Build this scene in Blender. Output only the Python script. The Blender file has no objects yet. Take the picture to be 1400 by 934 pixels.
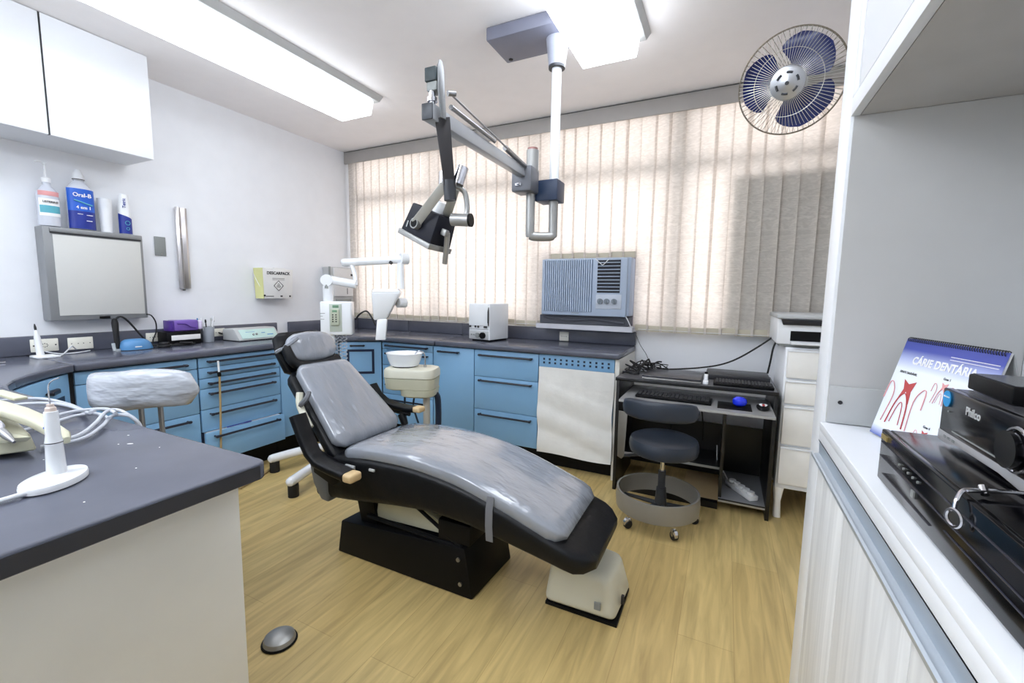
import bpy, bmesh, math, random
from mathutils import Vector, Matrix
V = Vector
PI = math.pi
C = bpy.context.scene.collection
random.seed(7)

# ------------------------------------------------------------------ camera, light, exposure
cam_d = bpy.data.cameras.new('camera')
cam = bpy.data.objects.new('camera', cam_d); C.objects.link(cam)
R_, U_, F_ = V((0.89822, 0.43929, 0.01507)), V((-0.06078, 0.09019, 0.99407)), V((-0.43532, 0.89381, -0.10772))
m = Matrix((R_, U_, -F_)).transposed().to_4x4(); m.translation = V((3.50834, -3.44490, 1.26394))
cam.matrix_world = m
cam_d.sensor_width = 36; cam_d.lens = 596.4 / 1400 * 36; cam_d.clip_start = .02
bpy.context.scene.camera = cam
sc = bpy.context.scene
sc.view_settings.view_transform = 'Standard'; sc.view_settings.look = 'None'
sc.view_settings.gamma = 1; sc.view_settings.use_curve_mapping = False
sc.view_settings.exposure = 0.72
EM_TUBE = 8.0       # ceiling fixtures, added fill lights included
EM_SKY = 1.9        # daylight behind the blinds
w = bpy.data.worlds.new('world'); sc.world = w; w.use_nodes = True
bg = w.node_tree.nodes['Background']; bg.inputs[0].default_value = (1.0, .98, .97, 1); bg.inputs[1].default_value = EM_SKY

H = 2.642; XR = 4.25; YB = -4.7

# ------------------------------------------------------------------ materials
def lin(c):
    c = c / 255
    return c / 12.92 if c <= .04045 else ((c + .055) / 1.055) ** 2.4
def rgb(r, g, b): return (lin(r), lin(g), lin(b), 1)
MATS = {}
def mat(name, col, rough=.5, metal=0, var=.04, scale=8, bump=0, bscale=60, coat=0, emit=0, trans=0, stretch=None, spec=None):
    if name in MATS: return MATS[name]
    M = bpy.data.materials.new(name); M.use_nodes = True; n = M.node_tree.nodes; l = M.node_tree.links
    p = n['Principled BSDF']; p.inputs['Roughness'].default_value = rough; p.inputs['Metallic'].default_value = metal
    p.inputs['Coat Weight'].default_value = coat; p.inputs['Coat Roughness'].default_value = .06
    if spec is not None: p.inputs['Specular IOR Level'].default_value = spec
    p.inputs['Transmission Weight'].default_value = trans
    c = rgb(*col)
    tc = n.new('ShaderNodeTexCoord'); mp = n.new('ShaderNodeMapping'); l.new(tc.outputs['Object'], mp.inputs[0])
    if stretch: mp.inputs['Scale'].default_value = stretch
    no = n.new('ShaderNodeTexNoise'); no.inputs['Scale'].default_value = scale; no.inputs['Detail'].default_value = 4; l.new(mp.outputs[0], no.inputs[0])
    ra = n.new('ShaderNodeValToRGB'); ra.color_ramp.elements[0].position = .3; ra.color_ramp.elements[1].position = .7
    ra.color_ramp.elements[0].color = tuple(max(0, k * (1 - var)) for k in c[:3]) + (1,)
    ra.color_ramp.elements[1].color = tuple(min(1, k * (1 + var)) for k in c[:3]) + (1,)
    l.new(no.outputs[0], ra.inputs[0]); l.new(ra.outputs[0], p.inputs['Base Color'])
    if bump:
        n2 = n.new('ShaderNodeTexNoise'); n2.inputs['Scale'].default_value = bscale; n2.inputs['Detail'].default_value = 3; l.new(mp.outputs[0], n2.inputs[0])
        b = n.new('ShaderNodeBump'); b.inputs['Strength'].default_value = bump; b.inputs['Distance'].default_value = .02; l.new(n2.outputs[0], b.inputs['Height']); l.new(b.outputs[0], p.inputs['Normal'])
    if emit:
        p.inputs['Emission Strength'].default_value = emit; p.inputs['Emission Color'].default_value = c
    MATS[name] = M; return M

white_wall = mat('wall_paint', (238, 240, 244), .6, var=.015, bump=.02, bscale=120)
ceil_m = mat('ceiling_paint', (250, 247, 247), .7, var=.015)
lam_white = mat('white_laminate', (240, 243, 247), .35, var=.01)
shade_white = mat('white_board', (206, 208, 210), .5, var=.02)
off_white = mat('cream_laminate', (222, 220, 212), .4, var=.02)
blue = mat('blue_laminate', (134, 180, 218), .38, var=.03, scale=3)
navy = mat('navy_trim', (22, 36, 66), .4)
handle_m = mat('black_handle', (22, 24, 40), .3)
slate = mat('slate_laminate', (88, 91, 104), .24, var=.12, scale=5)
slate_shaded = mat('slate_shaded', (36, 38, 46), .4, var=.1)  # slate darkened to paint the shade on the peninsula end face
black = mat('black_plastic', (7, 7, 9), .5, spec=.2)
gloss_black = mat('gloss_black', (5, 5, 8), .16, spec=.35)
black_vinyl = mat('black_vinyl', (9, 11, 15), .4, bump=.25, bscale=12, spec=.28)
gray_vinyl = mat('wrapped_grey_vinyl', (140, 145, 154), .14, var=.05, bump=1.0, bscale=5.5, coat=1, stretch=(1, 2.4, 1))
strap_m = mat('grey_strap', (110, 112, 118), .5)
chrome = mat('chrome', (205, 205, 210), .15, 1)
steel = mat('brushed_steel', (150, 150, 152), .35, 1)
alu = mat('aluminium', (186, 188, 192), .35, .85)
silver = mat('silver_paint', (160, 160, 158), .35, .5)
dgrey = mat('dark_grey_metal', (64, 66, 70), .4, .4)
wplast = mat('white_plastic', (236, 238, 240), .35, var=.01)
gwhite = mat('gloss_white', (240, 243, 246), .15, coat=.5, var=.01)
cream = mat('cream_plastic', (214, 212, 194), .4, var=.02)
beige = mat('beige_plastic', (198, 196, 172), .42, var=.02)
tan = mat('tan_wood', (214, 186, 140), .4)
ac_m = mat('grey_blue_plastic', (172, 186, 206), .45)
ac_d = mat('dark_grill', (30, 34, 44), .6)
purple = mat('purple_plastic', (120, 90, 176), .3)
bluep = mat('blue_plastic', (84, 140, 190), .35)
greypl = mat('grey_plastic', (140, 144, 142), .5)
lgrey = mat('light_grey_plastic', (188, 190, 190), .45)
mint = mat('mint_panel', (188, 214, 208), .4)
paper = mat('white_paper', (236, 236, 232), .8, bump=.3, bscale=9)
rubber = mat('black_rubber', (18, 18, 20), .6)
cord_w = mat('white_cord', (220, 222, 226), .4)
cord_g = mat('grey_hose', (188, 192, 200), .35)
hose_t = mat('tan_hose', (176, 150, 104), .5)
wrap = mat('wrapped_stool', (176, 181, 190), .22, var=.14, bump=1.0, bscale=7, coat=.8, stretch=(1, 1, 2.8))
yellow_b = mat('yellow_card', (222, 222, 158), .7)
wcard = mat('white_card', (230, 230, 228), .7)
dkink = mat('dark_ink', (40, 40, 44), .6)
redink = mat('red_ink', (186, 74, 74), .6)
pinkink = mat('pink_ink', (226, 160, 160), .6)
bluelab = mat('blue_label', (22, 92, 200), .35)
navylab = mat('navy_label', (18, 44, 140), .35)
cyanlab = mat('teal_label', (88, 170, 186), .4)
whitelab = mat('white_label', (240, 240, 240), .5)
grey_screen = mat('viewer_screen', (206, 206, 202), .45, var=.01)
viewer_m = mat('viewer_casing', (140, 142, 144), .4, .3)
fan_blue = mat('fan_blade_blue', (36, 46, 100), .25, var=.08)
fan_wire = mat('fan_wire', (206, 204, 198), .35, .6)
fan_rim = mat('fan_rim', (120, 112, 98), .4, .5)
greenlcd = mat('green_lcd', (110, 150, 120), .4)
stool_vinyl = mat('charcoal_vinyl', (40, 48, 60), .42)
ring_m = mat('hammered_ring', (150, 148, 142), .38, .35)
champagne = mat('champagne_sill', (206, 206, 214), .5)
outside_board = mat('outside_board', (120, 124, 112), .8)

def frost(name, col, alpha):
    M = bpy.data.materials.new(name); M.use_nodes = True; n = M.node_tree.nodes; l = M.node_tree.links
    p = n['Principled BSDF']; p.inputs['Base Color'].default_value = rgb(*col); p.inputs['Roughness'].default_value = .15
    t = n.new('ShaderNodeBsdfTransparent'); mx = n.new('ShaderNodeMixShader'); mx.inputs[0].default_value = alpha
    l.new(t.outputs[0], mx.inputs[1]); l.new(p.outputs[0], mx.inputs[2]); l.new(mx.outputs[0], n['Material Output'].inputs[0])
    return M
clear_pl = frost('clear_plastic', (225, 232, 234), .45)
glass_m = frost('window_glass', (240, 245, 245), .06)
clear_bl = frost('clear_bottle', (222, 226, 236), .75)

def slat_material():
    M = bpy.data.materials.new('blind_fabric'); M.use_nodes = True; n = M.node_tree.nodes; l = M.node_tree.links
    n.remove(n['Principled BSDF'])
    tc = n.new('ShaderNodeTexCoord'); mp = n.new('ShaderNodeMapping'); mp.inputs['Scale'].default_value = (9, 9, 26); mp.inputs['Rotation'].default_value = (0, .5, 0)
    l.new(tc.outputs['Object'], mp.inputs[0])
    no = n.new('ShaderNodeTexNoise'); no.inputs['Scale'].default_value = 2.2; no.inputs['Detail'].default_value = 5; no.inputs['Distortion'].default_value = 1.5; l.new(mp.outputs[0], no.inputs[0])
    ra = n.new('ShaderNodeValToRGB'); ra.color_ramp.elements[0].position = .35; ra.color_ramp.elements[1].position = .68
    ra.color_ramp.elements[0].color = rgb(212, 206, 196); ra.color_ramp.elements[1].color = rgb(238, 232, 223); l.new(no.outputs[0], ra.inputs[0])
    d = n.new('ShaderNodeBsdfDiffuse'); t = n.new('ShaderNodeBsdfTranslucent'); mx = n.new('ShaderNodeMixShader'); mx.inputs[0].default_value = .42
    l.new(ra.outputs[0], d.inputs[0])
    m3 = n.new('ShaderNodeMix'); m3.data_type = 'RGBA'; m3.blend_type = 'MIX'; m3.inputs[0].default_value = .55; m3.inputs[7].default_value = rgb(250, 234, 228); l.new(ra.outputs[0], m3.inputs[6]); l.new(m3.outputs[2], t.inputs[0])
    l.new(d.outputs[0], mx.inputs[1]); l.new(t.outputs[0], mx.inputs[2]); l.new(mx.outputs[0], n['Material Output'].inputs[0])
    return M
fabric = slat_material()
hem_m = mat('blind_hem', (196, 188, 168), .8)
valance_m = mat('valance_metal', (176, 172, 168), .5, .1)

def floor_material():
    M = bpy.data.materials.new('oak_floor'); M.use_nodes = True; n = M.node_tree.nodes; l = M.node_tree.links
    p = n['Principled BSDF']; p.inputs['Roughness'].default_value = .38
    tc = n.new('ShaderNodeTexCoord')
    mp = n.new('ShaderNodeMapping'); mp.inputs['Rotation'].default_value = (0, 0, PI / 2); l.new(tc.outputs['Object'], mp.inputs[0])
    br = n.new('ShaderNodeTexBrick'); br.inputs['Scale'].default_value = 1; br.inputs['Brick Width'].default_value = 1.2; br.inputs['Row Height'].default_value = .19
    br.inputs['Mortar Size'].default_value = .0012; br.inputs['Color1'].default_value = rgb(205, 182, 124); br.inputs['Color2'].default_value = rgb(196, 171, 114)
    br.inputs['Mortar'].default_value = rgb(180, 154, 100); l.new(mp.outputs[0], br.inputs[0])
    m2 = n.new('ShaderNodeMapping'); m2.inputs['Scale'].default_value = (14, 1.2, 1); l.new(tc.outputs['Object'], m2.inputs[0])
    no = n.new('ShaderNodeTexNoise'); no.inputs['Scale'].default_value = 2.2; no.inputs['Detail'].default_value = 7; no.inputs['Distortion'].default_value = .8; l.new(m2.outputs[0], no.inputs[0])
    ra = n.new('ShaderNodeValToRGB'); ra.color_ramp.elements[0].position = .32; ra.color_ramp.elements[0].color = (.78, .75, .70, 1)
    ra.color_ramp.elements[1].position = .66; ra.color_ramp.elements[1].color = (1.12, 1.1, 1.06, 1); l.new(no.outputs[0], ra.inputs[0])
    mx = n.new('ShaderNodeMix'); mx.data_type = 'RGBA'; mx.blend_type = 'MULTIPLY'; mx.inputs[0].default_value = 1
    l.new(br.outputs[0], mx.inputs[6]); l.new(ra.outputs[0], mx.inputs[7]); l.new(mx.outputs[2], p.inputs['Base Color'])
    return M
oak = floor_material()

def grain_material():
    M = bpy.data.materials.new('pale_grain'); M.use_nodes = True; n = M.node_tree.nodes; l = M.node_tree.links
    p = n['Principled BSDF']; p.inputs['Roughness'].default_value = .45
    tc = n.new('ShaderNodeTexCoord'); mp = n.new('ShaderNodeMapping'); mp.inputs['Scale'].default_value = (1, 14, .9); l.new(tc.outputs['Object'], mp.inputs[0])
    no = n.new('ShaderNodeTexNoise'); no.inputs['Scale'].default_value = 1.6; no.inputs['Detail'].default_value = 5; no.inputs['Distortion'].default_value = 1.2; l.new(mp.outputs[0], no.inputs[0])
    ra = n.new('ShaderNodeValToRGB'); ra.color_ramp.elements[0].position = .3; ra.color_ramp.elements[0].color = rgb(206, 207, 206)
    ra.color_ramp.elements[1].position = .62; ra.color_ramp.elements[1].color = rgb(232, 233, 232); l.new(no.outputs[0], ra.inputs[0]); l.new(ra.outputs[0], p.inputs['Base Color'])
    return M
grain = grain_material()

def lens_material(k):
    M = bpy.data.materials.new('prismatic_lens_lit'); M.use_nodes = True; n = M.node_tree.nodes; l = M.node_tree.links
    p = n['Principled BSDF']; p.inputs['Base Color'].default_value = (.9, .9, .9, 1)
    tc = n.new('ShaderNodeTexCoord'); vo = n.new('ShaderNodeTexVoronoi'); vo.inputs['Scale'].default_value = 22; l.new(tc.outputs['Object'], vo.inputs[0])
    ra = n.new('ShaderNodeValToRGB'); ra.color_ramp.elements[0].color = (1, 1, 1, 1); ra.color_ramp.elements[1].color = (.35, .37, .4, 1); ra.color_ramp.elements[1].position = .9
    ra.color_ramp.elements[0].color = (.9, .97, 1.06, 1); l.new(vo.outputs['Distance'], ra.inputs[0]); l.new(ra.outputs[0], p.inputs['Emission Color']); p.inputs['Emission Strength'].default_value = EM_TUBE * k
    return M

# ------------------------------------------------------------------ mesh builder
class MB:
    def __init__(s): s.bm = bmesh.new(); s.mi = 0
    def m(s, i): s.mi = i; return s
    def _merge(s, b):
        vs = [s.bm.verts.new(v.co) for v in b.verts]
        b.verts.index_update()
        for f in b.faces:
            try: nf = s.bm.faces.new([vs[v.index] for v in f.verts]); nf.material_index = s.mi
            except ValueError: pass
        b.free(); return s
    def _bev(s, b, bev, seg=2):
        if bev > 0: bmesh.ops.bevel(b, geom=b.edges[:], offset=bev, segments=seg, affect='EDGES', profile=.5, clamp_overlap=True)
        return s._merge(b)
    def box(s, a, c, bev=0, seg=2, M=None):
        b = bmesh.new(); bmesh.ops.create_cube(b, size=1)
        a, c = V(a), V(c)
        for v in b.verts: v.co = V(((a[i] + c[i]) / 2 + v.co[i] * (c[i] - a[i])) for i in range(3))
        if bev: bmesh.ops.bevel(b, geom=b.edges[:], offset=bev, segments=seg, affect='EDGES', profile=.5, clamp_overlap=True)
        if M: bmesh.ops.transform(b, matrix=M, verts=b.verts)
        return s._merge(b)
    def frustum(s, pts8, bev=0, seg=2):          # 4 bottom + 4 top points
        b = bmesh.new(); vs = [b.verts.new(p) for p in pts8]
        for f in ((3, 2, 1, 0), (4, 5, 6, 7), (0, 1, 5, 4), (1, 2, 6, 5), (2, 3, 7, 6), (3, 0, 4, 7)): b.faces.new([vs[i] for i in f])
        bmesh.ops.recalc_face_normals(b, faces=b.faces)
        return s._bev(b, bev, seg)
    def prism(s, pts, vec, bev=0, seg=2):
        b = bmesh.new(); vec = V(vec); lo = [b.verts.new(p) for p in pts]; hi = [b.verts.new(V(p) + vec) for p in pts]
        b.faces.new(lo[::-1]); b.faces.new(hi); n = len(pts)
        for i in range(n): b.faces.new([lo[i], lo[(i + 1) % n], hi[(i + 1) % n], hi[i]])
        bmesh.ops.recalc_face_normals(b, faces=b.faces)
        return s._bev(b, bev, seg)
    def rings(s, rs, caps=True, close=False):
        b = bmesh.new(); R = [[b.verts.new(p) for p in r] for r in rs]; n = len(R[0])
        k = len(R) if close else len(R) - 1
        for i in range(k):
            A, B = R[i], R[(i + 1) % len(R)]
            for j in range(n): b.faces.new([A[j], A[(j + 1) % n], B[(j + 1) % n], B[j]])
        if caps and not close: b.faces.new(R[0][::-1]); b.faces.new(R[-1])
        bmesh.ops.recalc_face_normals(b, faces=b.faces)
        return s._merge(b)
    def cyl(s, p0, p1, r0, r1=None, seg=24, caps=True):
        p0, p1 = V(p0), V(p1); r1 = r0 if r1 is None else r1
        d = (p1 - p0).normalized(); u = d.orthogonal().normalized(); v = d.cross(u)
        rg = lambda p, r: [p + (u * math.cos(2 * PI * k / seg) + v * math.sin(2 * PI * k / seg)) * r for k in range(seg)]
        return s.rings([rg(p0, r0), rg(p1, r1)], caps)
    def lathe(s, prof, c=(0, 0, 0), axis=(0, 0, 1), seg=32, sx=1, sy=1, rot=0, caps=True):
        c = V(c); d = V(axis).normalized()
        if abs(d.z) > .999: u, v = V((math.cos(rot), math.sin(rot), 0)), V((-math.sin(rot), math.cos(rot), 0))
        else: u = d.orthogonal().normalized(); v = d.cross(u)
        rs = [[c + d * z + (u * math.cos(2 * PI * k / seg) * sx + v * math.sin(2 * PI * k / seg) * sy) * r for k in range(seg)] for r, z in prof]
        return s.rings(rs, caps)
    def torus(s, c, n, R, r, seg=48, rs=8, a0=0, a1=2 * PI):
        c, n = V(c), V(n).normalized(); u = n.orthogonal().normalized(); v = n.cross(u); full = abs(a1 - a0 - 2 * PI) < 1e-6
        rr = []
        for i in range(seg if full else seg + 1):
            a = a0 + (a1 - a0) * i / seg; e = u * math.cos(a) + v * math.sin(a)
            rr.append([c + e * (R + r * math.cos(2 * PI * k / rs)) + n * r * math.sin(2 * PI * k / rs) for k in range(rs)])
        return s.rings(rr, True, full)
    def tube(s, pts, r, rs=8, sub=6, r1=None):
        P = [V(p) for p in pts]
        if sub > 1 and len(P) > 2:
            Q = []
            for i in range(len(P) - 1):
                a, b, c, d = P[max(i - 1, 0)], P[i], P[i + 1], P[min(i + 2, len(P) - 1)]
                for k in range(sub):
                    t = k / sub
                    Q.append(.5 * ((2 * b) + (c - a) * t + (2 * a - 5 * b + 4 * c - d) * t * t + (3 * b - a - 3 * c + d) * t ** 3))
            Q.append(P[-1]); P = Q
        rr = []; u = None
        for i, p in enumerate(P):
            t = (P[min(i + 1, len(P) - 1)] - P[max(i - 1, 0)])
            if t.length < 1e-9: continue
            t.normalize()
            u = (t.orthogonal() if u is None else (u - t * u.dot(t))).normalized(); v = t.cross(u)
            q = r if r1 is None else r + (r1 - r) * i / (len(P) - 1)
            rr.append([p + (u * math.cos(2 * PI * k / rs) + v * math.sin(2 * PI * k / rs)) * q for k in range(rs)])
        return s.rings(rr)
    def loft(s, secs, n=24, e=4):               # superellipse sections: (centre, half-u vec, half-v vec)
        rr = []
        for c, hu, hv in secs:
            c, hu, hv = V(c), V(hu), V(hv); ring = []
            for k in range(n):
                a = 2 * PI * k / n; ca, sa = math.cos(a), math.sin(a)
                ring.append(c + hu * (math.copysign(abs(ca) ** (2 / e), ca)) + hv * (math.copysign(abs(sa) ** (2 / e), sa)))
            rr.append(ring)
        return s.rings(rr)
    def grid(s, fn, nu, nv, thick=None):
        b = bmesh.new(); G = [[b.verts.new(fn(i / nu, j / nv)) for j in range(nv + 1)] for i in range(nu + 1)]
        for i in range(nu):
            for j in range(nv): b.faces.new([G[i][j], G[i + 1][j], G[i + 1][j + 1], G[i][j + 1]])
        if thick: 
            bmesh.ops.recalc_face_normals(b, faces=b.faces); bmesh.ops.solidify(b, geom=b.faces[:], thickness=thick)
        return s._merge(b)

ROOTM = {}
def _inv(parent):
    p = parent
    while p and p.name not in ROOTM: p = p.parent
    return ROOTM[p.name].inverted() if p else Matrix()
def part(name, mb, mats, parent=None, local=False, smooth=35, **kw):
    me = bpy.data.meshes.new(name); mb.bm.normal_update(); mb.bm.to_mesh(me); mb.bm.free()
    for q in (mats if isinstance(mats, (list, tuple)) else [mats]): me.materials.append(q)
    if not local and parent: me.transform(_inv(parent))
    if smooth:
        for p in me.polygons: p.use_smooth = True
        me.set_sharp_from_angle(angle=math.radians(smooth))
    o = bpy.data.objects.new(name, me); C.objects.link(o)
    if parent: o.parent = parent
    for k, v in kw.items(): o[k] = v
    return o
def thing(name, label, cat, loc=(0, 0, 0), rz=0, group=None):
    o = bpy.data.objects.new(name, None); C.objects.link(o); o.location = loc; o.rotation_euler = (0, 0, rz); o.empty_display_size = .1
    o['label'] = label; o['category'] = cat
    if group: o['group'] = group
    ROOTM[o.name] = Matrix.Translation(V(loc)) @ Matrix.Rotation(rz, 4, 'Z')
    return o
def single(name, mb, mats, label, cat, group=None, smooth=35):
    o = part(name, mb, mats, None, smooth=smooth); o['label'] = label; o['category'] = cat
    if group: o['group'] = group
    bb = [V(c) for c in o.bound_box]; c = sum(bb, V()) / 8; c.z = min(b.z for b in bb)
    o.data.transform(Matrix.Translation(-c)); o.location = c
    return o
def struct(name, mb, mats, smooth=0, parent=None):
    o = part(name, mb, mats, parent, smooth=smooth)
    if not parent: o['kind'] = 'structure'
    return o
def dup(root, loc, rz=None, label=None):
    r = root.copy(); C.objects.link(r); r.location = loc
    if rz is not None: r.rotation_euler = (0, 0, rz)
    if label: r['label'] = label
    for ch in list(root.children):
        c = ch.copy(); C.objects.link(c); c.parent = r
        for g in list(ch.children):
            d = g.copy(); C.objects.link(d); d.parent = c
    return r
def text(name, s, size, M, m_, parent, ext=.0006, bold=.0, align='CENTER', local=False, sx=1):
    cu = bpy.data.curves.new(name, 'FONT'); cu.body = s; cu.size = size; cu.extrude = ext; cu.offset = bold; cu.align_x = align; cu.align_y = 'CENTER'
    t = bpy.data.objects.new(name, cu); C.objects.link(t); bpy.context.view_layer.update()
    dg = bpy.context.evaluated_depsgraph_get(); me = bpy.data.meshes.new_from_object(t.evaluated_get(dg)); bpy.data.objects.remove(t); bpy.data.curves.remove(cu)
    me.transform(Matrix.Diagonal((sx, 1, 1, 1))); me.transform(M); me.materials.clear(); me.materials.append(m_)
    if not local: me.transform(_inv(parent))
    o = bpy.data.objects.new(name, me); C.objects.link(o); o.parent = parent; return o
def frame(o, x, y, z=None):      # matrix with given axes
    x, y = V(x).normalized(), V(y).normalized(); z = x.cross(y).normalized(); y = z.cross(x)
    M = Matrix((x, y, z)).transposed().to_4x4(); M.translation = V(o); return M
def arc(cx, cy, r, a0, a1, n): return [(cx + r * math.cos(a0 + (a1 - a0) * i / n), cy + r * math.sin(a0 + (a1 - a0) * i / n)) for i in range(n + 1)]

# ------------------------------------------------------------------ room shell
struct('floor', MB().box((-.1, YB - .1, -.1), (XR + .1, .2, 0)), oak)
struct('ceiling', MB().box((-.1, YB - .1, H), (XR + .1, .2, H + .1)), ceil_m)
struct('wall_left', MB().box((-.1, YB, 0), (0, 0, H)), white_wall)
struct('wall_right', MB().box((XR, YB, 0), (XR + .1, 0, H)), white_wall)
struct('wall_rear', MB().box((-.1, YB - .1, 0), (XR + .1, YB, H)), white_wall)
wb = MB()
wb.box((-.1, 0, 0), (XR + .1, .15, 1.0)).box((-.1, 0, 2.60), (XR + .1, .15, H)).box((-.1, 0, 1.0), (.07, .15, 2.60)).box((4.2, 0, 1.0), (XR + .1, .15, 2.60))
struct('wall_back', wb, white_wall)
wn = bpy.data.objects.new('window_1', None); C.objects.link(wn); wn['kind'] = 'structure'
fr = MB()
fr.box((.07, -.035, 2.135), (4.2, .03, 2.225)).box((.07, .002, 1.0), (4.2, .03, 1.06)).box((.07, .002, 2.56), (4.2, .03, 2.6))
for x, ww in ((.07, .05), (1.04, .04), (2.03, .05), (3.11, .10), (4.15, .05)): fr.box((x, -.035 if ww > .04 else -.02, 1.04), (x + ww, .03, 2.57))
struct('window_frame', fr, alu, parent=wn)
struct('window_pane', MB().box((.1, .035, 1.03), (4.17, .041, 2.58)), glass_m, parent=wn)
struct('window_board', MB().box((3.50, -.05, 1.04), (4.2, -.036, 2.07)), outside_board, parent=wn)

# ------------------------------------------------------------------ vertical blind
vb = thing('vertical_blind', 'beige fabric vertical blind with grey valance covering the whole window wall', 'blind', (2.1, -.1, 1.0))
part('valance', MB().box((0.005, -.135, 2.527), (4.2, -.12, H - .002), .002).box((.006, -.119, 2.60), (4.199, -.006, H - .003)).m(1).box((.005, -.1365, H - .007), (4.2, -.1345, H - .003)), [valance_m, dgrey], vb)
def slat_mesh(z0, n=6):
    me = MB()
    def fn(u, v):
        x = (u - .5) * .114; y = .009 * math.cos((u - .5) * PI); return V((x, y, z0 + (2.59 - z0) * v))
    me.grid(fn, n, 1)
    zb = z0 + .045
    me.m(1).box((-.052, .004, z0), (.052, .0105, zb))
    return me
full = part('slat', slat_mesh(1.005), [fabric, hem_m], vb, local=True, smooth=60)
short = part('slat', slat_mesh(1.548), [fabric, hem_m], vb, local=True, smooth=60)
x = .085; k = 0; first = {0: True, 1: True}
while x < 4.2:
    sh = 2.16 < x < 2.88
    base = short if sh else full
    o = base if first[sh] else base.copy()
    if not first[sh]: C.objects.link(o)
    first[sh] = False
    ang = .10 + random.uniform(-.03, .03); px = x
    if 3.78 < x < 3.90: ang = .22
    o.parent = vb; o.location = (px - 2.1, random.uniform(-.004, .004), random.uniform(-.004, .004) - 1.0 * 1); o.rotation_euler = (0, random.uniform(-.003, .003), -ang)
    x += .0985; k += 1
part('bottom_chain', MB().tube([(.1, -.112, 1.02), (1.0, -.112, 1.015), (2.1, -.112, 1.02)], .0018, 5, 4).tube([(2.93, -.112, 1.02), (3.6, -.112, 1.015), (4.15, -.112, 1.02)], .0018, 5, 4), wplast, vb)

# ------------------------------------------------------------------ ceiling lights and added fill lights
def ceiling_light(x0, x1, y0, y1, label, k=1):
    t = thing('ceiling_light', label, 'ceiling light', ((x0 + x1) / 2, (y0 + y1) / 2, H), group=None)
    part('housing', MB().frustum([(x0 - .02, y0 - .02, 2.60), (x1 + .03, y0 - .02, 2.60), (x1 + .03, y1 + .03, 2.60), (x0 - .02, y1 + .03, 2.60), (x0 - .03, y0 - .03, H - .001), (x1 + .05, y0 - .03, H - .001), (x1 + .05, y1 + .05, H - .001), (x0 - .03, y1 + .05, H - .001)], .003), lgrey, t)
    part('diffuser', MB().frustum([(x0 + .01, y0 + .01, 2.505), (x1 - .01, y0 + .01, 2.505), (x1 - .01, y1 - .01, 2.505), (x0 + .01, y1 - .01, 2.505), (x0, y0, 2.60), (x1, y0, 2.60), (x1, y1, 2.60), (x0, y1, 2.60)], .004), lens_material(k), t)
    return t
ceiling_light(.89, 1.19, -2.95, -.975, 'long lit fluorescent ceiling light near the left wall', .62)
ceiling_light(1.80, 2.35, -4.55, -3.35, 'added fill light on the ceiling behind the viewpoint over the peninsula', 1.5)  # unseen fixture added to fill the near panel and niche with light
ceiling_light(.50, 1.05, -4.55, -3.55, 'added fill light on the ceiling in the rear left corner of the room', 1.2)  # second unseen fill light, added to flatten the room lighting
ceiling_light(2.71, 3.02, -2.95, -.975, 'lit fluorescent ceiling light by the lamp pole, cut by the top of the photo')

# ------------------------------------------------------------------ worktops
ZT, ZU = .883, .843
def slab(pts, bev=.012): return MB().prism([(a, b, ZU) for a, b in pts], (0, 0, ZT - ZU), bev, 3)
def splash(mb, x0, y0, x1, y1): return mb.box((x0, y0, ZT + .0005), (x1, y1, .99), .005)
t = thing('worktop', 'slate grey worktop along the left wall above the long drawer bank', 'worktop', (.3, -1.6, ZU))
part('slab', slab([(.003, -2.463), (.592, -2.463), (.592, -.777), (.003, -.777)]), slate, t)
sp = MB(); splash(sp, .003, -3.6, .03, -.948)
part('backsplash', sp, slate, t)
t = thing('worktop', 'slate grey corner worktop with an angled front under the white x-ray arm', 'worktop', (.3, -.3, ZU))
part('slab', slab([(.003, -.775), (.592, -.775), (.84, -.583), (.705, -.003), (.003, -.003)]), slate, t)
sp = MB(); splash(sp, .003, -.834, .03, -.003); splash(sp, .031, -.03, .7, -.003); part('backsplash', sp, slate, t)
t = thing('worktop', 'short slate worktop section behind the spittoon', 'worktop', (1.1, -.3, ZU))
part('slab', slab([(.843, -.583), (1.42, -.583), (1.325, -.003), (.708, -.003)]), slate, t)
sp = MB(); splash(sp, .702, -.03, 1.33, -.003); part('backsplash', sp, slate, t)
t = thing('worktop', 'slate grey worktop under the air conditioner carrying the white steriliser', 'worktop', (2.1, -.3, ZU))
part('slab', slab([(1.423, -.583), (2.90, -.583), (2.90, -.003), (1.328, -.003)]), slate, t)
sp = MB(); splash(sp, 1.332, -.03, 2.90, -.003); part('backsplash', sp, slate, t)
t = thing('worktop', 'slate grey corner worktop with a curved edge at the far left', 'worktop', (.3, -2.6, ZU))
arcp = [(.592, -2.466), (.63, -2.52), (.70, -2.60), (.79, -2.68), (.89, -2.75), (1.0, -2.80), (1.10, -2.823)]
part('slab', slab([(.003, -2.466)] + arcp + [(.95, -2.826), (.003, -2.826)], .008), slate, t)
part('sink_opening', MB().box((.14, -2.78, ZT + .0002), (.29, -2.63, ZT + .003), .001).m(1).tube([(.14, -2.80, ZT + .006), (.30, -2.80, ZT + .006), (.30, -2.62, ZT + .006)], .004, 6, 1), [black, chrome], t)
t = thing('worktop', 'dark slate peninsula worktop filling the lower left foreground', 'worktop', (1.3, -3.2, ZU))
part('slab', slab([(.033, -3.6), (2.60, -3.6), (2.60, -2.845), (2.590, -2.832), (2.575, -2.829), (.033, -2.829)], .006), slate, t)
part('edge_shade', MB().box((2.5995, -3.59, ZU + .004), (2.6015, -2.85, ZT - .006)), slate_shaded, t, label='painted shade on the worktop end edge')  # thin strip, puts the end face's weak light into its colour
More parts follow.
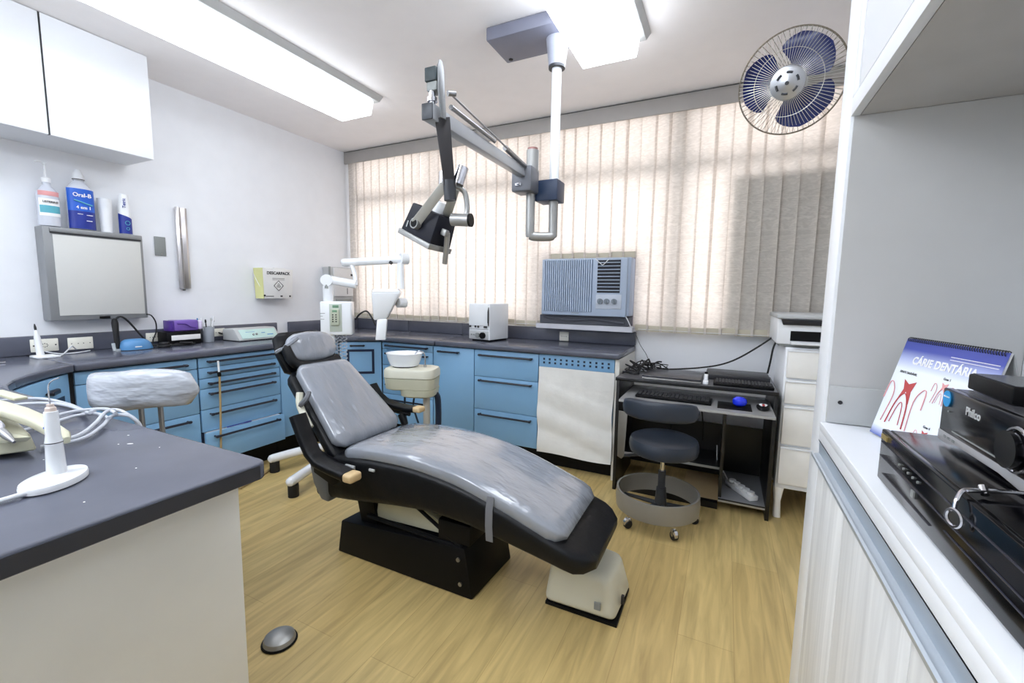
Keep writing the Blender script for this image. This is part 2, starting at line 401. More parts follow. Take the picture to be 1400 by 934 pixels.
def speck(mb, x, y, l, w_, a):
    c, s_ = math.cos(a), math.sin(a)
    P = [(x + c * l * math.cos(q) - s_ * w_ * math.sin(q), y + s_ * l * math.cos(q) + c * w_ * math.sin(q), ZT + .0003) for q in [k * PI / 5 for k in range(10)]]
    mb.prism(P, (0, 0, .0003))
sp = MB()
for a in ((2.21, -2.92, .007, .003, .6), (2.19, -2.935, .0022, .0015, 0), (2.40, -2.99, .002, .0015, 0), (2.13, -2.89, .003, .0015, .4), (2.17, -3.06, .002, .0012, .2), (2.04, -3.06, .002, .0015, .2), (2.50, -3.11, .002, .0015, 0), (2.3, -2.9, .0015, .001, 0)): speck(sp, *a)
part('paint_specks', sp, whitelab, t)

# ------------------------------------------------------------------ cabinets
def bar_handle(parent, u0, u1, z, r=.0075):
    mb = MB(); mb.tube([(u0, -.03, z), (u1, -.03, z)], r, 8, 1)
    for u in (u0, u1):
        mb.cyl((u, -.001, z), (u, -.03, z), .006, seg=10); mb.lathe([(.001, -.014), (.009, -.006), (.009, .006), (.001, .014)], (u, -.031, z), (1, 0, 0), 10)
    return part('handle', mb, handle_m, parent, local=True)
def cabinet(label, loc, rz, W, D, zb, fronts, carc=None, cat='cabinet', name='drawer_cabinet'):
    t = thing(name, label, cat, loc, rz)
    part('carcass', MB().box((.001, .02, zb), (W - .001, D, ZU - .002)), carc or navy, t, local=True)
    part('plinth', MB().box((.001, .07, .002), (W - .001, D, zb - .001)), black, t, local=True)
    for f in fronts:
        kind, u0, u1, z0, z1, hs = f
        d = part(kind, MB().box((u0 + .002, 0, z0 + .002), (u1 - .002, .019, z1 - .002), .002), blue, t, local=True)
        if hs: bar_handle(d, *hs)
    return t
cabinet('blue drawer unit half hidden by the plastic-wrapped stool', (.562, -2.46, 0), PI / 2, .578, .55, .15,
        [('drawer', 0, .575, .768, .836, (.08, .50, .803)), ('drawer', 0, .575, .484, .768, None), ('drawer', 0, .575, .155, .484, (.08, .50, .450))])
zs = [.155, .353, .499, .634, .701, .770, .836]; hz = [.325, .467, .601, .667, .737, .808]
cabinet('tall blue bank of six drawers under the white control box', (.562, -1.879, 0), PI / 2, .553, .55, .15,
        [('drawer', 0, .553, zs[i], zs[i + 1], (.054, .49, hz[i])) for i in range(6)])
low = [o for o in C.objects if o.name.startswith('drawer') and o.parent and o.parent.name == 'drawer_cabinet.001' and o.type == 'MESH'][0]
low.location.y = -.034
part('drawer_box', MB().box((.02, .018, .17), (.533, .40, .35)), lam_white, low, local=True)
cabinet('plain blue cupboard just behind the headrest of the chair', (.562, -1.323, 0), PI / 2, .55, .55, .15, [('door', 0, .55, .155, .836, (.08, .3, .80))], name='base_cabinet')
L = math.hypot(.271, .215); dg_ = math.atan2(.215, .271)
t = cabinet('blue corner cupboard with a dark square frame on its door', (.565, -.768, 0), dg_, L, .40, .12, [('door', 0, L, .125, .836, (.10, .20, .806))], name='base_cabinet')
dr = [o for o in t.children if o.name.startswith('door')][0]
part('frame_trim', MB().box((.06, -.004, .752), (.285, 0, .772)).box((.06, -.004, .558), (.285, 0, .578)).box((.265, -.004, .578), (.285, 0, .752)).box((.06, -.004, .578), (.08, 0, .752)), navy, dr, local=True, label='dark square frame')
cabinet('blue five-drawer unit behind the spittoon', (.840, -.55, 0), 0, .54, .52, .12,
        [('drawer', 0, .54, a, b, (.065, .49, h)) for a, b, h in ((.778, .836, .81), (.639, .778, .742), (.509, .639, .608), (.384, .509, .472), (.125, .384, .34))])
cabinet('narrow blue cupboard with one door and a short handle, below the steriliser', (1.384, -.55, 0), 0, .388, .52, .12, [('door', 0, .388, .125, .836, (.07, .25, .799))], name='base_cabinet')
cabinet('wide blue unit of three deep drawers left of the paper-covered panel', (1.775, -.55, 0), 0, .540, .52, .12,
        [('drawer', 0, .54, a, b, (.06, .488, h)) for a, b, h in ((.628, .836, .797), (.369, .628, .601), (.125, .369, .333))])
t = cabinet('blue cupboard with a perforated strip on top, mostly covered by white paper', (2.318, -.55, 0), 0, .548, .52, .12, [('door', 0, .548, .125, .745, None)], name='base_cabinet')
hs = part('perforated_strip', MB().box((.002, 0, .748), (.546, .019, .838), .002), blue, t, local=True)
for i in range(12):
    for z in (.806, .780): part('vent_hole', MB().box((.040 + i * .0425 - .007, -.0015, z - .007), (.040 + i * .0425 + .007, .001, z + .007)), navy, hs, local=True)
single('end_panel_strip', MB().box((2.868, -.552, .002), (2.897, -.005, ZU - .001), .001), off_white, 'cream end board closing the blue cabinets beside the desk', 'panel')
def pf(u, v):
    return V((2.322 + .545 * u + .004 * math.sin(9 * v), -.560 - .006 * abs(math.sin(11 * v + 2.5 * u)) - .004 * math.sin(5 * u + 17 * v) - .006 * (1 - v), .118 + .632 * v + .006 * math.sin(6 * u) * (1 - v)))
single('paper_sheet', MB().grid(pf, 30, 40, .0012), paper, 'large creased white paper sheet taped over the cupboard beside the desk', 'paper')

# far-left angled cupboard + peninsula base
ang = math.atan2(-.30, .36)
t = thing('base_cabinet', 'blue angled corner cupboard with a black handle behind the foreground hoses', 'cabinet', (.575, -2.485, 0), ang)
part('carcass', MB().box((0, -.30, .15), (.46, -.02, ZU - .002)), navy, t, local=True)
d = part('door', MB().box((.0, -.02, .155), (.46, 0, .836), .002), blue, t, local=True)
part('handle', MB().loft([((.115, .004, .775), (.001, 0, 0), (0, 0, .004)), ((.13, .012, .775), (.012, .014, 0), (0, 0, .012)), ((.19, .012, .775), (.014, .016, 0), (0, 0, .013)), ((.22, .004, .775), (.001, 0, 0), (0, 0, .003))], 12, 3), handle_m, d, local=True)
part('frame_trim', MB().box((.06, 0, .56), (.22, .004, .735)), navy, d, local=True, label='dark square inset')
t = thing('peninsula_base', 'off-white laminate end of the peninsula unit in the lower left corner', 'cabinet', (1.4, -3.2, 0))
part('end_panel', MB().box((2.51, -3.58, .001), (2.535, -2.86, ZU - .001), .001), off_white, t)
part('front_panel', MB().box((1.08, -2.90, .1), (2.509, -2.88, ZU - .001)), off_white, t)
part('plinth', MB().box((1.08, -3.5, .001), (2.509, -2.92, .1)), black, t)

# upper cabinet, left wall
t = thing('wall_cabinet', 'white two-door wall cabinet at the top left above the mouthwash bottles', 'cabinet', (.16, -2.6, 2.047))
part('carcass', MB().box((.002, -3.3, 2.047), (.30, -1.927, H - .003)), lam_white, t)
part('door', MB().box((.301, -3.3, 2.047), (.32, -2.388, H - .003), .0015), lam_white, t)
part('door', MB().box((.301, -2.380, 2.047), (.32, -1.925, H - .003), .0015), lam_white, t)
part('gap_strip', MB().box((.3, -2.3875, 2.048), (.3185, -2.3805, H - .003)), dkink, t)

# ------------------------------------------------------------------ x-ray film viewer
t = thing('film_viewer', 'grey x-ray film viewer box with a blank white screen on the left wall', 'light box', (.05, -2.15, 1.075))
cs = part('casing', MB().box((.001, -2.379, 1.075), (.1, -1.917, 1.602), .004), viewer_m, t)
part('screen', MB().box((.099, -2.340, 1.103), (.1035, -1.932, 1.560), .001), grey_screen, t)
part('film_clip', MB().box((.099, -2.350, 1.566), (.107, -1.928, 1.573)).m(1).box((.099, -2.352, 1.574), (.108, -1.926, 1.597), .002), [dkink, viewer_m], t)
part('switch', MB().box((.1, -2.165, 1.079), (.106, -2.115, 1.094), .001), black, t)

# bottles on the viewer
ZV = 1.602
t = thing('mouthwash_bottle', 'clear pump bottle with a red and teal mouthwash label, on the viewer box', 'bottle', (.07, -2.335, ZV + .001))
part('bottle', MB().lathe([(.03, 0), (.046, .003), (.047, .02), (.047, .16), (.043, .19), (.025, .215), (.017, .225), (.017, .24)], (0, 0, 0), seg=28, sx=.75, sy=1), clear_bl, t, local=True)
part('pump', MB().lathe([(.019, .24), (.02, .262), (.012, .268), (.006, .27), (.005, .335), (.009, .337), (.009, .345)], seg=16).tube([(0, 0, .343), (.01, -.02, .347), (.02, -.045, .339)], .005, 8, 4), wplast, t, local=True)
def lab(r0, r1, a0, a1, z0, z1, sx=.75, n=12):
    mb = MB(); mb.grid(lambda u, v: V((r0 * sx * math.cos(a0 + (a1 - a0) * u), r0 * math.sin(a0 + (a1 - a0) * u), z0 + (z1 - z0) * v)), n, 1, .0006); return mb
l1 = part('label_band', lab(.0485, 0, -1.1, 1.0, .165, .19), pinkink, t, local=True, smooth=60)
l1 = part('label_band', lab(.0485, 0, -1.1, 1.0, .055, .150), whitelab, t, local=True, smooth=60)
part('label_art', lab(.0495, 0, -1.0, .9, .072, .112), cyanlab, l1, local=True, smooth=60)
text('label_text', 'LISTERINE', .0145, frame((.0385, -.002, .131), (0, 1, 0), (0, 0, 1)), dkink, l1, .0004, .0004, local=True)
t = thing('mouthwash_bottle', 'large mouthwash bottle with a bright blue label and white cap, on the viewer box', 'bottle', (.065, -2.195, ZV + .001))
part('bottle', MB().lathe([(.04, 0), (.060, .003), (.061, .03), (.061, .20), (.057, .235), (.034, .268), (.024, .275), (.023, .285)], seg=32, sx=.62), clear_bl, t, local=True)
part('cap', MB().lathe([(.027, .285), (.027, .29), (.026, .31), (.015, .338), (.012, .345)], seg=24).m(1).lathe([(.0275, .2855), (.0275, .2895)], seg=24), [wplast, dkink], t, local=True)
part('label_band', lab(.0622, 0, -1.35, 1.35, .105, .232, .63), bluelab, t, local=True, smooth=60)
lb = part('label_band', lab(.0622, 0, -1.35, 1.35, .004, .105, .63), navylab, t, local=True, smooth=60)
text('label_text', 'Oral-B', .03, frame((.0405, -.004, .195), (0, 1, 0), (0, 0, 1)), whitelab, lb, .0004, .0006, local=True)
text('label_text', '4 em 1', .024, frame((.0405, 0, .125), (0, 1, 0), (0, 0, 1)), whitelab, lb, .0004, .0005, local=True)
part('label_art', MB().tube([(.036, -.04, .165), (.0405, -.015, .158), (.0405, .01, .15), (.037, .04, .143)], .004, 6, 5).m(1).box((.0385, -.03, .086), (.0395, -.006, .089)).box((.0385, .01, .083), (.0395, .038, .086)).box((.0385, .008, .05), (.0395, .034, .054)), [cyanlab, whitelab], lb, local=True)
t = thing('cup_stack', 'white stack of disposable cups between the blue-labelled bottles', 'cups', (.06, -2.08, ZV + .001))
cp = MB(); cp.lathe([(.024, 0), (.026, .002), (.035, .195), (.036, .2), (.033, .2)], seg=28); part('cup', cp, wplast, t, local=True)
rm = MB()
for i in range(6): rm.torus((0, 0, .15 + i * .01), (0, 0, 1), .0335 + i * .0004, .0011, 28, 6)
part('cup_rims', rm, wplast, t, local=True)
t = thing('spray_bottle', 'slim white and navy bottle at the right end on the viewer box', 'bottle', (.06, -1.985, ZV + .001))
part('bottle', MB().lathe([(.028, 0), (.032, .003), (.033, .10), (.031, .17), (.024, .235), (.022, .245), (.018, .25)], seg=24), wplast, t, local=True)
part('label_band', MB().grid(lambda u, v: V((.0337 * math.cos(-1.5 + 2.9 * u), .0337 * math.sin(-1.5 + 2.9 * u), .004 + (.128 - .035 * u - .004) * v)), 12, 1, .0006), navylab, t, local=True, smooth=60)
text('label_text', 'Tetric', .024, frame((.0335, -.012, .19), (0, 0, 1), (0, -1, 0)), navylab, t, .0004, .0005, local=True)
part('label_art', MB().torus((.034, 0, .07), (1, 0, 0), .012, .0018, 20, 5).torus((.034, 0, .035), (1, 0, 0), .008, .0015, 20, 5), cyanlab, t, local=True)

# wall items
t = thing('blank_plate', 'grey blank switch plate on the left wall beside the film viewer', 'switch plate', (.004, -1.774, 1.49))
part('plate', MB().box((.001, -1.808, 1.49), (.01, -1.742, 1.618), .003), greypl, t); part('screw', MB().cyl((.009, -1.772, 1.503), (.012, -1.772, 1.503), .004, seg=10), chrome, t)
t = thing('tube_dispenser', 'tall narrow chrome cup dispenser rail on the left wall', 'dispenser', (.03, -1.64, 1.26))
part('rail', MB().prism([(.001, -1.672, 1.27), (.03, -1.684, 1.27), (.045, -1.668, 1.27), (.028, -1.655, 1.27), (.02, -1.645, 1.27), (.03, -1.622, 1.27), (.022, -1.605, 1.27), (.001, -1.607, 1.27)], (0, 0, .565), .002), mat('satin_chrome', (200, 196, 196), .28, .85), t)
part('tube_liner', MB().cyl((.033, -1.662, 1.262), (.033, -1.662, 1.62), .011, seg=16), steel, t); part('end_cap', MB().cyl((.034, -1.660, 1.256), (.034, -1.660, 1.268), .009, seg=14), black, t)
part('screw', MB().cyl((.012, -1.627, 1.80), (.022, -1.627, 1.80), .006, seg=10), black, t)

t = thing('sharps_container', 'cardboard sharps disposal box with a yellow side on the left wall', 'sharps box', (.06, -1.0, 1.2))
part('bracket', MB().box((.001, -1.10, 1.195), (.012, -.84, 1.45)), wplast, t)
bx = part('carton', MB().m(0).frustum([(.013, -1.115, 1.198), (.115, -1.115, 1.198), (.115, -.855, 1.198), (.013, -.855, 1.198), (.013, -1.125, 1.445), (.125, -1.125, 1.445), (.125, -.85, 1.445), (.013, -.85, 1.445)], .002), wcard, t)
part('yellow_side', MB().frustum([(.013, -1.119, 1.198), (.116, -1.119, 1.198), (.116, -1.1155, 1.198), (.013, -1.1155, 1.198), (.013, -1.129, 1.447), (.125, -1.129, 1.447), (.125, -1.1255, 1.447), (.013, -1.1255, 1.447)]), yellow_b, bx)
part('lid_flap', MB().box((.02, -1.10, 1.445), (.1, -1.02, 1.452), .002).box((.03, -1.0, 1.445), (.1, -.90, 1.455), .002), wcard, t)
text('carton_text', 'DESCARPACK', .034, frame((.1250, -.985, 1.408), (0, 1, .01), (.04, 0, 1)), dkink, bx, .0005, .0008)
dm = MB(); c0 = V((.1205, -.985, 1.305))
for s_ in (1, .78): pass
for a in range(4):
    p0 = c0 + V((0, .042 * math.cos(a * PI / 2), .042 * math.sin(a * PI / 2))); p1 = c0 + V((0, .042 * math.cos((a + 1) * PI / 2), .042 * math.sin((a + 1) * PI / 2)))
    dm.tube([p0, p1], .0022, 5, 1)
for a in (PI / 2, PI / 2 + 2.09, PI / 2 - 2.09): dm.torus(c0 + V((0, .009 * math.cos(a), .009 * math.sin(a))), (1, 0, 0), .008, .0018, 14, 5, a + 2.4, a + 2.4 + 4.6)
dm.tube([(.123, -1.04, 1.365), (.123, -.93, 1.366)], .0018, 5, 1).tube([(.1225, -1.04, 1.353), (.1225, -.93, 1.354)], .0012, 5, 1)
dm.box((.116, -1.10, 1.215), (.1175, -1.03, 1.22)).cyl((.116, -.88, 1.218), (.118, -.88, 1.218), .008, seg=12).box((.116, -.97, 1.212), (.1175, -.95, 1.224))
part('warning_emblem', dm, dkink, bx)
part('strap_cord', MB().tube([(.01, -1.132, 1.41), (.06, -1.128, 1.33), (.118, -1.105, 1.225)], .0022, 6, 3).m(1).cyl((.117, -1.112, 1.223), (.121, -1.112, 1.223), .008, seg=12), [wplast, dkink], t)

t = thing('towel_dispenser', 'grey paper towel dispenser on the left wall in the room corner', 'dispenser', (.06, -.25, 1.12))
part('body', MB().box((.001, -.44, 1.13), (.11, -.15, 1.50), .015, 3), lgrey, t)
part('front_cover', MB().box((.105, -.41, 1.215), (.125, -.165, 1.49), .01, 3), mat('dispenser_cover', (214, 214, 214), .4), t)
part('side_edge', MB().tube([(.10, -.436, 1.50), (.10, -.436, 1.20), (.07, -.43, 1.14)], .010, 8, 4), greypl, t)
part('slot', MB().box((.108, -.38, 1.155), (.118, -.19, 1.195), .003).m(1).box((.1255, -.20, 1.42), (.128, -.165, 1.44)).box((.1255, -.25, 1.24), (.1275, -.244, 1.30)), [greypl, dkink], t)

# sockets
def socket(label, c, n, u, kind, w_=.115, h_=.072):
    c, n, u = V(c), V(n), V(u); t = thing('wall_socket', label, 'socket', c)
    z = V((0, 0, 1)); M = frame(c, u, z)
    mb = MB().box((-w_ / 2, -h_ / 2, 0), (w_ / 2, h_ / 2, .008), .003, 2, M); part('plate', mb, mat('socket_cream', (236, 234, 222), .4), t)
    hb = MB()
    if kind == 'round': 
        for a in range(8): q = M @ V((.012 * math.cos(a * PI / 4), .010 * math.sin(a * PI / 4), .008)); hb.cyl(q, q + n * .0008, .0026, seg=8)
        for dx in (-.045, .045): q = M @ V((dx, 0, .008)); hb.cyl(q, q + n * .001, .004, seg=8)
    else:
        for dx in ((-.042, -.012, .012, .042) if w_ > .1 else (-.022, -.008, .008, .022)): q = M @ V((dx, 0, .008)); hb.cyl(q, q + n * .0008, .0028, seg=8)
    part('socket_holes', hb, dkink, t)
socket('cream wall socket behind the white pen stand on the far left worktop', (.031, -2.395, .935), (1, 0, 0), (0, 1, 0), 'round')
socket('cream wall socket with a row of pin holes left of the blue curing lamp', (.031, -2.24, .932), (1, 0, 0), (0, 1, 0), 'pins')
socket('cream wall socket between the curing lamp and the purple box', (.031, -1.865, .938), (1, 0, 0), (0, 1, 0), 'pins', .09, .06)
socket('white wall socket left of the grey-white control machine', (.031, -1.44, .94), (1, 0, 0), (0, 1, 0), 'pins', .09, .06)
socket('small white socket on the backsplash below the air conditioner', (2.325, -.031, .925), (0, -1, 0), (1, 0, 0), 'pins', .08, .075)

# ------------------------------------------------------------------ left worktop items
t = thing('pen_stand', 'small white pen on a square white base on the far left worktop', 'dental tool', (.19, -2.44, ZT))
part('base', MB().box((.14, -2.49, ZT + .0005), (.25, -2.40, ZT + .012), .003), wplast, t)
pn = part('pen', MB().lathe([(.016, 0), (.015, .05), (.013, .10), (.008, .13), (.005, .138)], (.17, -2.455, ZT + .012), (-.03, -.06, 1), 20), wplast, t)
part('tip', MB().lathe([(.005, .138), (.005, .155), (.002, .172)], (.17, -2.455, ZT + .012), (-.03, -.06, 1), 12), dkink, pn)
single('white_cable', MB().tube([(.25, -2.43, .888), (.20, -2.38, .890), (.13, -2.34, .897), (.12, -2.31, .925), (.09, -2.29, .915), (.06, -2.27, .900)], .0035, 8, 6).tube([(.06, -2.40, .9), (.12, -2.36, .888), (.14, -2.30, .889), (.09, -2.22, .889)], .0035, 8, 6), cord_w, 'white power cord coiled between the two sockets at the far left', 'cord')
t = thing('curing_lamp', 'blue curing lamp base holding a black handpiece, under the film viewer', 'dental tool', (.2, -2.06, ZT))
def hump(u, v):
    a = PI * u; 
    return V((.2 + .055 * math.cos(2 * PI * u) * (1 - .75 * v ** 2.2), -2.035 + .085 * math.sin(2 * PI * u) * (1 - .62 * v ** 2) - .012 * v, ZT + .004 + .065 * math.sin(v * PI / 2)))
part('base', MB().rings([[hump(k / 24, j / 6) for k in range(24)] for j in range(7)]), bluep, t)
part('base_pad', MB().lathe([(.9, 0), (1, .001), (1, .004), (.9, .0045)], (.2, -2.035, ZT), seg=24, sx=.056, sy=.086), dkink, t)
part('base_print', MB().box((.2545, -2.065, ZT + .02), (.2555, -2.03, ZT + .026)), whitelab, t)
part('handpiece', MB().lathe([(.010, 0), (.013, .02), (.014, .04), (.015, .09), (.017, .16), (.012, .182), (.004, .188)], (.19, -2.125, ZT + .012), (.0, -.03, 1), 20), rubber, t)
part('handpiece_holder', MB().tube([(.20, -2.145, ZT + .004), (.195, -2.148, ZT + .05)], .009, 10, 1).cyl((.19, -2.125, ZT), (.19, -2.125, ZT + .014), .02, seg=18), clear_pl, t)
single('coiled_cord', MB().tube([(.19, -2.13, 1.072), (.19, -2.10, 1.092), (.185, -2.06, 1.06), (.18, -2.00, .97), (.17, -1.955, .915), (.20, -1.915, .893), (.17, -1.87, .891), (.12, -1.88, .893), (.14, -1.93, .897), (.20, -1.90, .900), (.21, -1.86, .895)], .0058, 8, 6)
       .tube([(.105, -1.925, 1.098), (.06, -1.88, 1.085), (.045, -1.852, 1.04), (.045, -1.852, .98), (.06, -1.88, .925), (.10, -1.90, .905)], .004, 8, 6).torus((.235, -1.905, .892), (0, .1, 1), .030, .006, 24, 8).torus((.240, -1.895, .902), (.1, 0, 1), .027, .006, 24, 8).torus((.232, -1.90, .912), (0, -.1, 1), .024, .006, 24, 8), rubber, 'black cord looping from the curing lamp handpiece to the worktop', 'cord')
t = thing('instrument_box', 'black box with a white front stripe under the purple case', 'box', (.13, -1.745, ZT))
part('body', MB().box((.05, -1.85, ZT + .002), (.17, -1.64, .975), .004), black, t); part('white_stripe', MB().box((.169, -1.825, .918), (.173, -1.645, .952), .001), whitelab, t)
single('coiled_cord', MB().tube([(.18, -1.84, .893), (.23, -1.80, .89), (.22, -1.72, .89), (.18, -1.76, .892), (.20, -1.82, .897), (.24, -1.76, .899), (.20, -1.70, .892)], .005, 8, 6).torus((.235, -1.77, .905), (0, .1, 1), .032, .005, 24, 8), rubber, 'small black cord coil in front of the black box', 'cord')
t = thing('pencil_case', 'purple translucent case lying on the black box', 'case', (.11, -1.73, .976))
part('body', MB().box((.06, -1.80, .976), (.16, -1.645, 1.052), .012, 3), purple, t)
part('end_cap', MB().box((.065, -1.644, .982), (.155, -1.615, 1.045), .01, 3).m(1).box((.055, -1.815, .978), (.162, -1.80, 1.05), .004), [mat('lilac_plastic', (216, 206, 232), .3), mat('dark_purple', (80, 50, 140), .3)], t)
part('lid_band', MB().tube([(.161, -1.78, 1.03), (.163, -1.73, 1.025), (.163, -1.70, 1.005), (.162, -1.665, .995)], .004, 8, 4), mat('dark_purple', (80, 50, 140), .3), t)
t = thing('brush_cup', 'grey metal cup full of small brushes on the left worktop', 'cup', (.11, -1.56, ZT))
part('cup', MB().lathe([(.034, 0), (.035, .002), (.042, .108), (.0425, .11), (.039, .11), (.033, .012)], (.11, -1.56, ZT + .0005), seg=28), mat('pewter', (190, 196, 204), .35, .3), t)
for i, (dx, dy, h_, mm) in enumerate(((-.03, -.05, .16, bluep), (-.02, -.03, .165, wplast), (.0, -.012, .15, black), (.01, .02, .16, lgrey), (.02, .035, .17, wplast), (-.01, .05, .155, chrome), (.02, -.055, .15, wplast))):
    part('brush', MB().tube([(.11 + dx * .3, -1.56 + dy * .3, ZT + .02), (.11 + dx, -1.56 + dy, ZT + h_)], .0035, 6, 1).lathe([(.003, 0), (.006, .004), (.0055, .02), (.002, .026)], (.11 + dx, -1.56 + dy, ZT + h_ - .01), seg=8), mm, t)
t = thing('control_unit', 'white ultrasonic control unit with a pale green front beside the chair headrest', 'dental machine', (.2, -1.28, ZT), 0)
prof = [(.10, ZT + .006), (.30, ZT + .006), (.30, ZT + .012), (.24, ZT + .085), (.225, ZT + .092), (.11, ZT + .09), (.10, ZT + .08)]
part('body', MB().prism([(a, -1.45, b) for a, b in prof], (0, .33, 0), .003), lgrey, t)
fm = frame((.272, -1.28, ZT + .05), (0, 1, 0), (-.065, 0, .078))
part('control_panel', MB().box((-.145, -.042, 0), (.145, .042, .003), .001, 2, fm), mint, t)
part('knob', MB().cyl(fm @ V((-.05, -.01, .003)), fm @ V((-.05, -.01, .010)), .008, seg=14), greypl, t); part('knob', MB().cyl(fm @ V((-.025, -.008, .003)), fm @ V((-.025, -.008, .010)), .008, seg=14), greypl, t)
part('panel_marks', MB().box((.02, .0, .0032), (.05, .006, .004), 0, 2, fm).box((-.1, .015, .0032), (-.03, .018, .004), 0, 2, fm).box((.06, -.02, .0032), (.11, -.012, .004), 0, 2, fm), bluep, t)
part('base_pad', MB().box((.10, -1.45, ZT + .001), (.302, -1.12, ZT + .006)), black, t)
single('plug_cord', MB().tube([(.1, -1.43, .93), (.06, -1.44, .932), (.035, -1.44, .938)], .006, 8, 4), rubber, 'short black plug behind the control unit', 'cord')

t = thing('pen', 'blue pen lying on the ledge of the lowest drawer in the six-drawer bank', 'pen', (.574, -1.63, .358))
part('barrel', MB().cyl((.586, -1.74, .359), (.586, -1.62, .359), .004, seg=10), mat('pen_blue', (40, 60, 150), .4), t)
part('cap', MB().cyl((.586, -1.62, .359), (.586, -1.575, .359), .0048, seg=10), mat('pen_cap', (60, 60, 140), .4), t)
# hose on the drawers
single('air_hose', MB().tube([(.603, -1.783, .81), (.606, -1.783, .76), (.606, -1.783, .725)], .006, 8, 3).m(1).lathe([(.006, 0), (.011, .01), (.011, .03), (.006, .035)], (.608, -1.783, .705), seg=10).m(2)
       .tube([(.612, -1.784, .71), (.612, -1.79, .5), (.613, -1.80, .28), (.62, -1.81, .10), (.68, -1.82, .012), (.80, -1.80, .008)], .0065, 8, 6), [wplast, black, hose_t], 'thin tan hose hanging from the drawer handles', 'hose')
single('floor_hose', MB().tube([(.50, -1.04, .16), (.52, -1.10, .02), (.56, -1.33, .011), (.66, -1.48, .011), (.745, -1.64, .011), (.79, -1.80, .011)], .008, 8, 6), hose_t, 'tan hose curving over the floor beside the drawers', 'hose')

# ------------------------------------------------------------------ assistant stool (wrapped backrest)
t = thing('assistant_stool', 'stool whose backrest is wrapped in grey plastic, behind the foreground worktop', 'stool', (1.86, -2.50, 0))
bc = V((1.797, -2.726, .937)); du = V((.898, .439, 0)).normalized(); nn = V((-.439, .898, 0))
secs = []
for i in range(13):
    s_ = -1 + 2 * i / 12; q = (1 - abs(s_) ** 7) ** .4 * .85 + .15
    secs.append((bc + du * (s_ * .182) + nn * (.03 * (s_ * s_) - .0) + V((0, 0, .008 * math.sin(3 * s_) - .006 * abs(s_))), nn * .035 * q, V((0, 0, .066 * q * (1 - .12 * max(s_, 0))))))
part('backrest', MB().loft(secs, 24, 3), wrap, t, smooth=80, label='backrest in grey plastic wrap')
for s_ in (-.01, .055):
    p = bc + du * s_; part('post', MB().tube([p + nn * .025 + V((0, 0, -.03)), p + nn * .03 + V((0, 0, -.2)), p + nn * .06 + V((0, 0, -.42)), p + nn * .12 + V((-.06, 0, -.47))], .008, 10, 5), steel, t)
part('seat', MB().lathe([(.05, .42), (.16, .42), (.175, .435), (.18, .46), (.175, .485), (.16, .495), (.02, .498)], (1.62, -2.57, 0), seg=36), stool_vinyl, t)
part('column', MB().cyl((1.62, -2.57, .09), (1.62, -2.57, .42), .025), chrome, t)
for k in range(5):
    a = .3 + k * 2 * PI / 5; e = V((1.62 + .19 * math.cos(a), -2.57 + .19 * math.sin(a), .055))
    part('leg', MB().tube([(1.62, -2.57, .10), e], .018, 8, 1, .012).cyl(e + V((0, 0, -.005)), V((e.x, e.y, .03)), .006, seg=8).cyl((e.x - .012, e.y, .027), (e.x + .012, e.y, .027), .026, seg=16), black, t)

# ------------------------------------------------------------------ foreground peninsula items
t = thing('plugger_stand', 'large white heated dental pen upright on an oval base in the foreground', 'dental tool', (2.352, -3.1, ZT))
part('base', MB().lathe([(.9, 0), (1, .002), (1, .010), (.97, .0135), (.90, .0145), (.3, .018)], (2.352, -3.1, ZT + .0006), seg=48, sx=.063, sy=.043, rot=math.radians(132)), gwhite, t)
b_ = part('barrel', MB().lathe([(.0155, .014), (.0148, .02), (.0130, .078), (.0135, .080)], (2.345, -3.094, ZT), seg=32), gwhite, t)
part('seam_ring', MB().lathe([(.0136, .0795), (.0136, .0812)], (2.345, -3.094, ZT), seg=32), dkink, b_)
h_ = part('handpiece', MB().lathe([(.0135, .0812), (.0125, .085), (.0112, .095), (.0108, .138), (.0102, .142), (.0085, .1425)], (2.345, -3.094, ZT), seg=32), gwhite, t)
part('power_button', MB().lathe([(.0025, 0), (.002, .0012), (.0005, .0014)], (2.3385, -3.1032, ZT + .11), (-.6, -.8, 0), 12), bluelab, h_)
part('collar', MB().lathe([(.0085, .1425), (.008, .149), (.0055, .1515), (.0055, .156)], (2.345, -3.094, ZT), seg=20), mat('blush_plastic', (222, 206, 196), .4), h_)
part('needle', MB().tube([(2.345, -3.094, ZT + .15), (2.3435, -3.094, ZT + .175), (2.340, -3.092, ZT + .192), (2.346, -3.088, ZT + .201), (2.358, -3.082, ZT + .207)], .0012, 8, 5), chrome, h_)
single('white_cable', MB().tube([(2.386, -3.148, ZT + .008), (2.385, -3.19, ZT + .007), (2.36, -3.26, ZT + .006), (2.33, -3.40, ZT + .006)], .0048, 10, 6), cord_w, 'white cord leaving the oval base of the upright pen', 'cord')
t = thing('handpiece_rest', 'beige handpiece holder box at the left edge of the foreground worktop', 'dental tool', (1.95, -3.08, ZT))
part('base_box', MB().frustum([(1.70, -3.20, ZT + .012), (2.06, -3.17, ZT + .012), (2.125, -3.055, ZT + .012), (1.75, -3.00, ZT + .012), (1.71, -3.18, .957), (2.045, -3.155, .945), (2.11, -3.06, .935), (1.76, -3.02, .957)], .006, 3), beige, t)
part('base_foot', MB().box((1.80, -3.13, ZT + .0005), (2.04, -3.06, ZT + .012)), black, t)
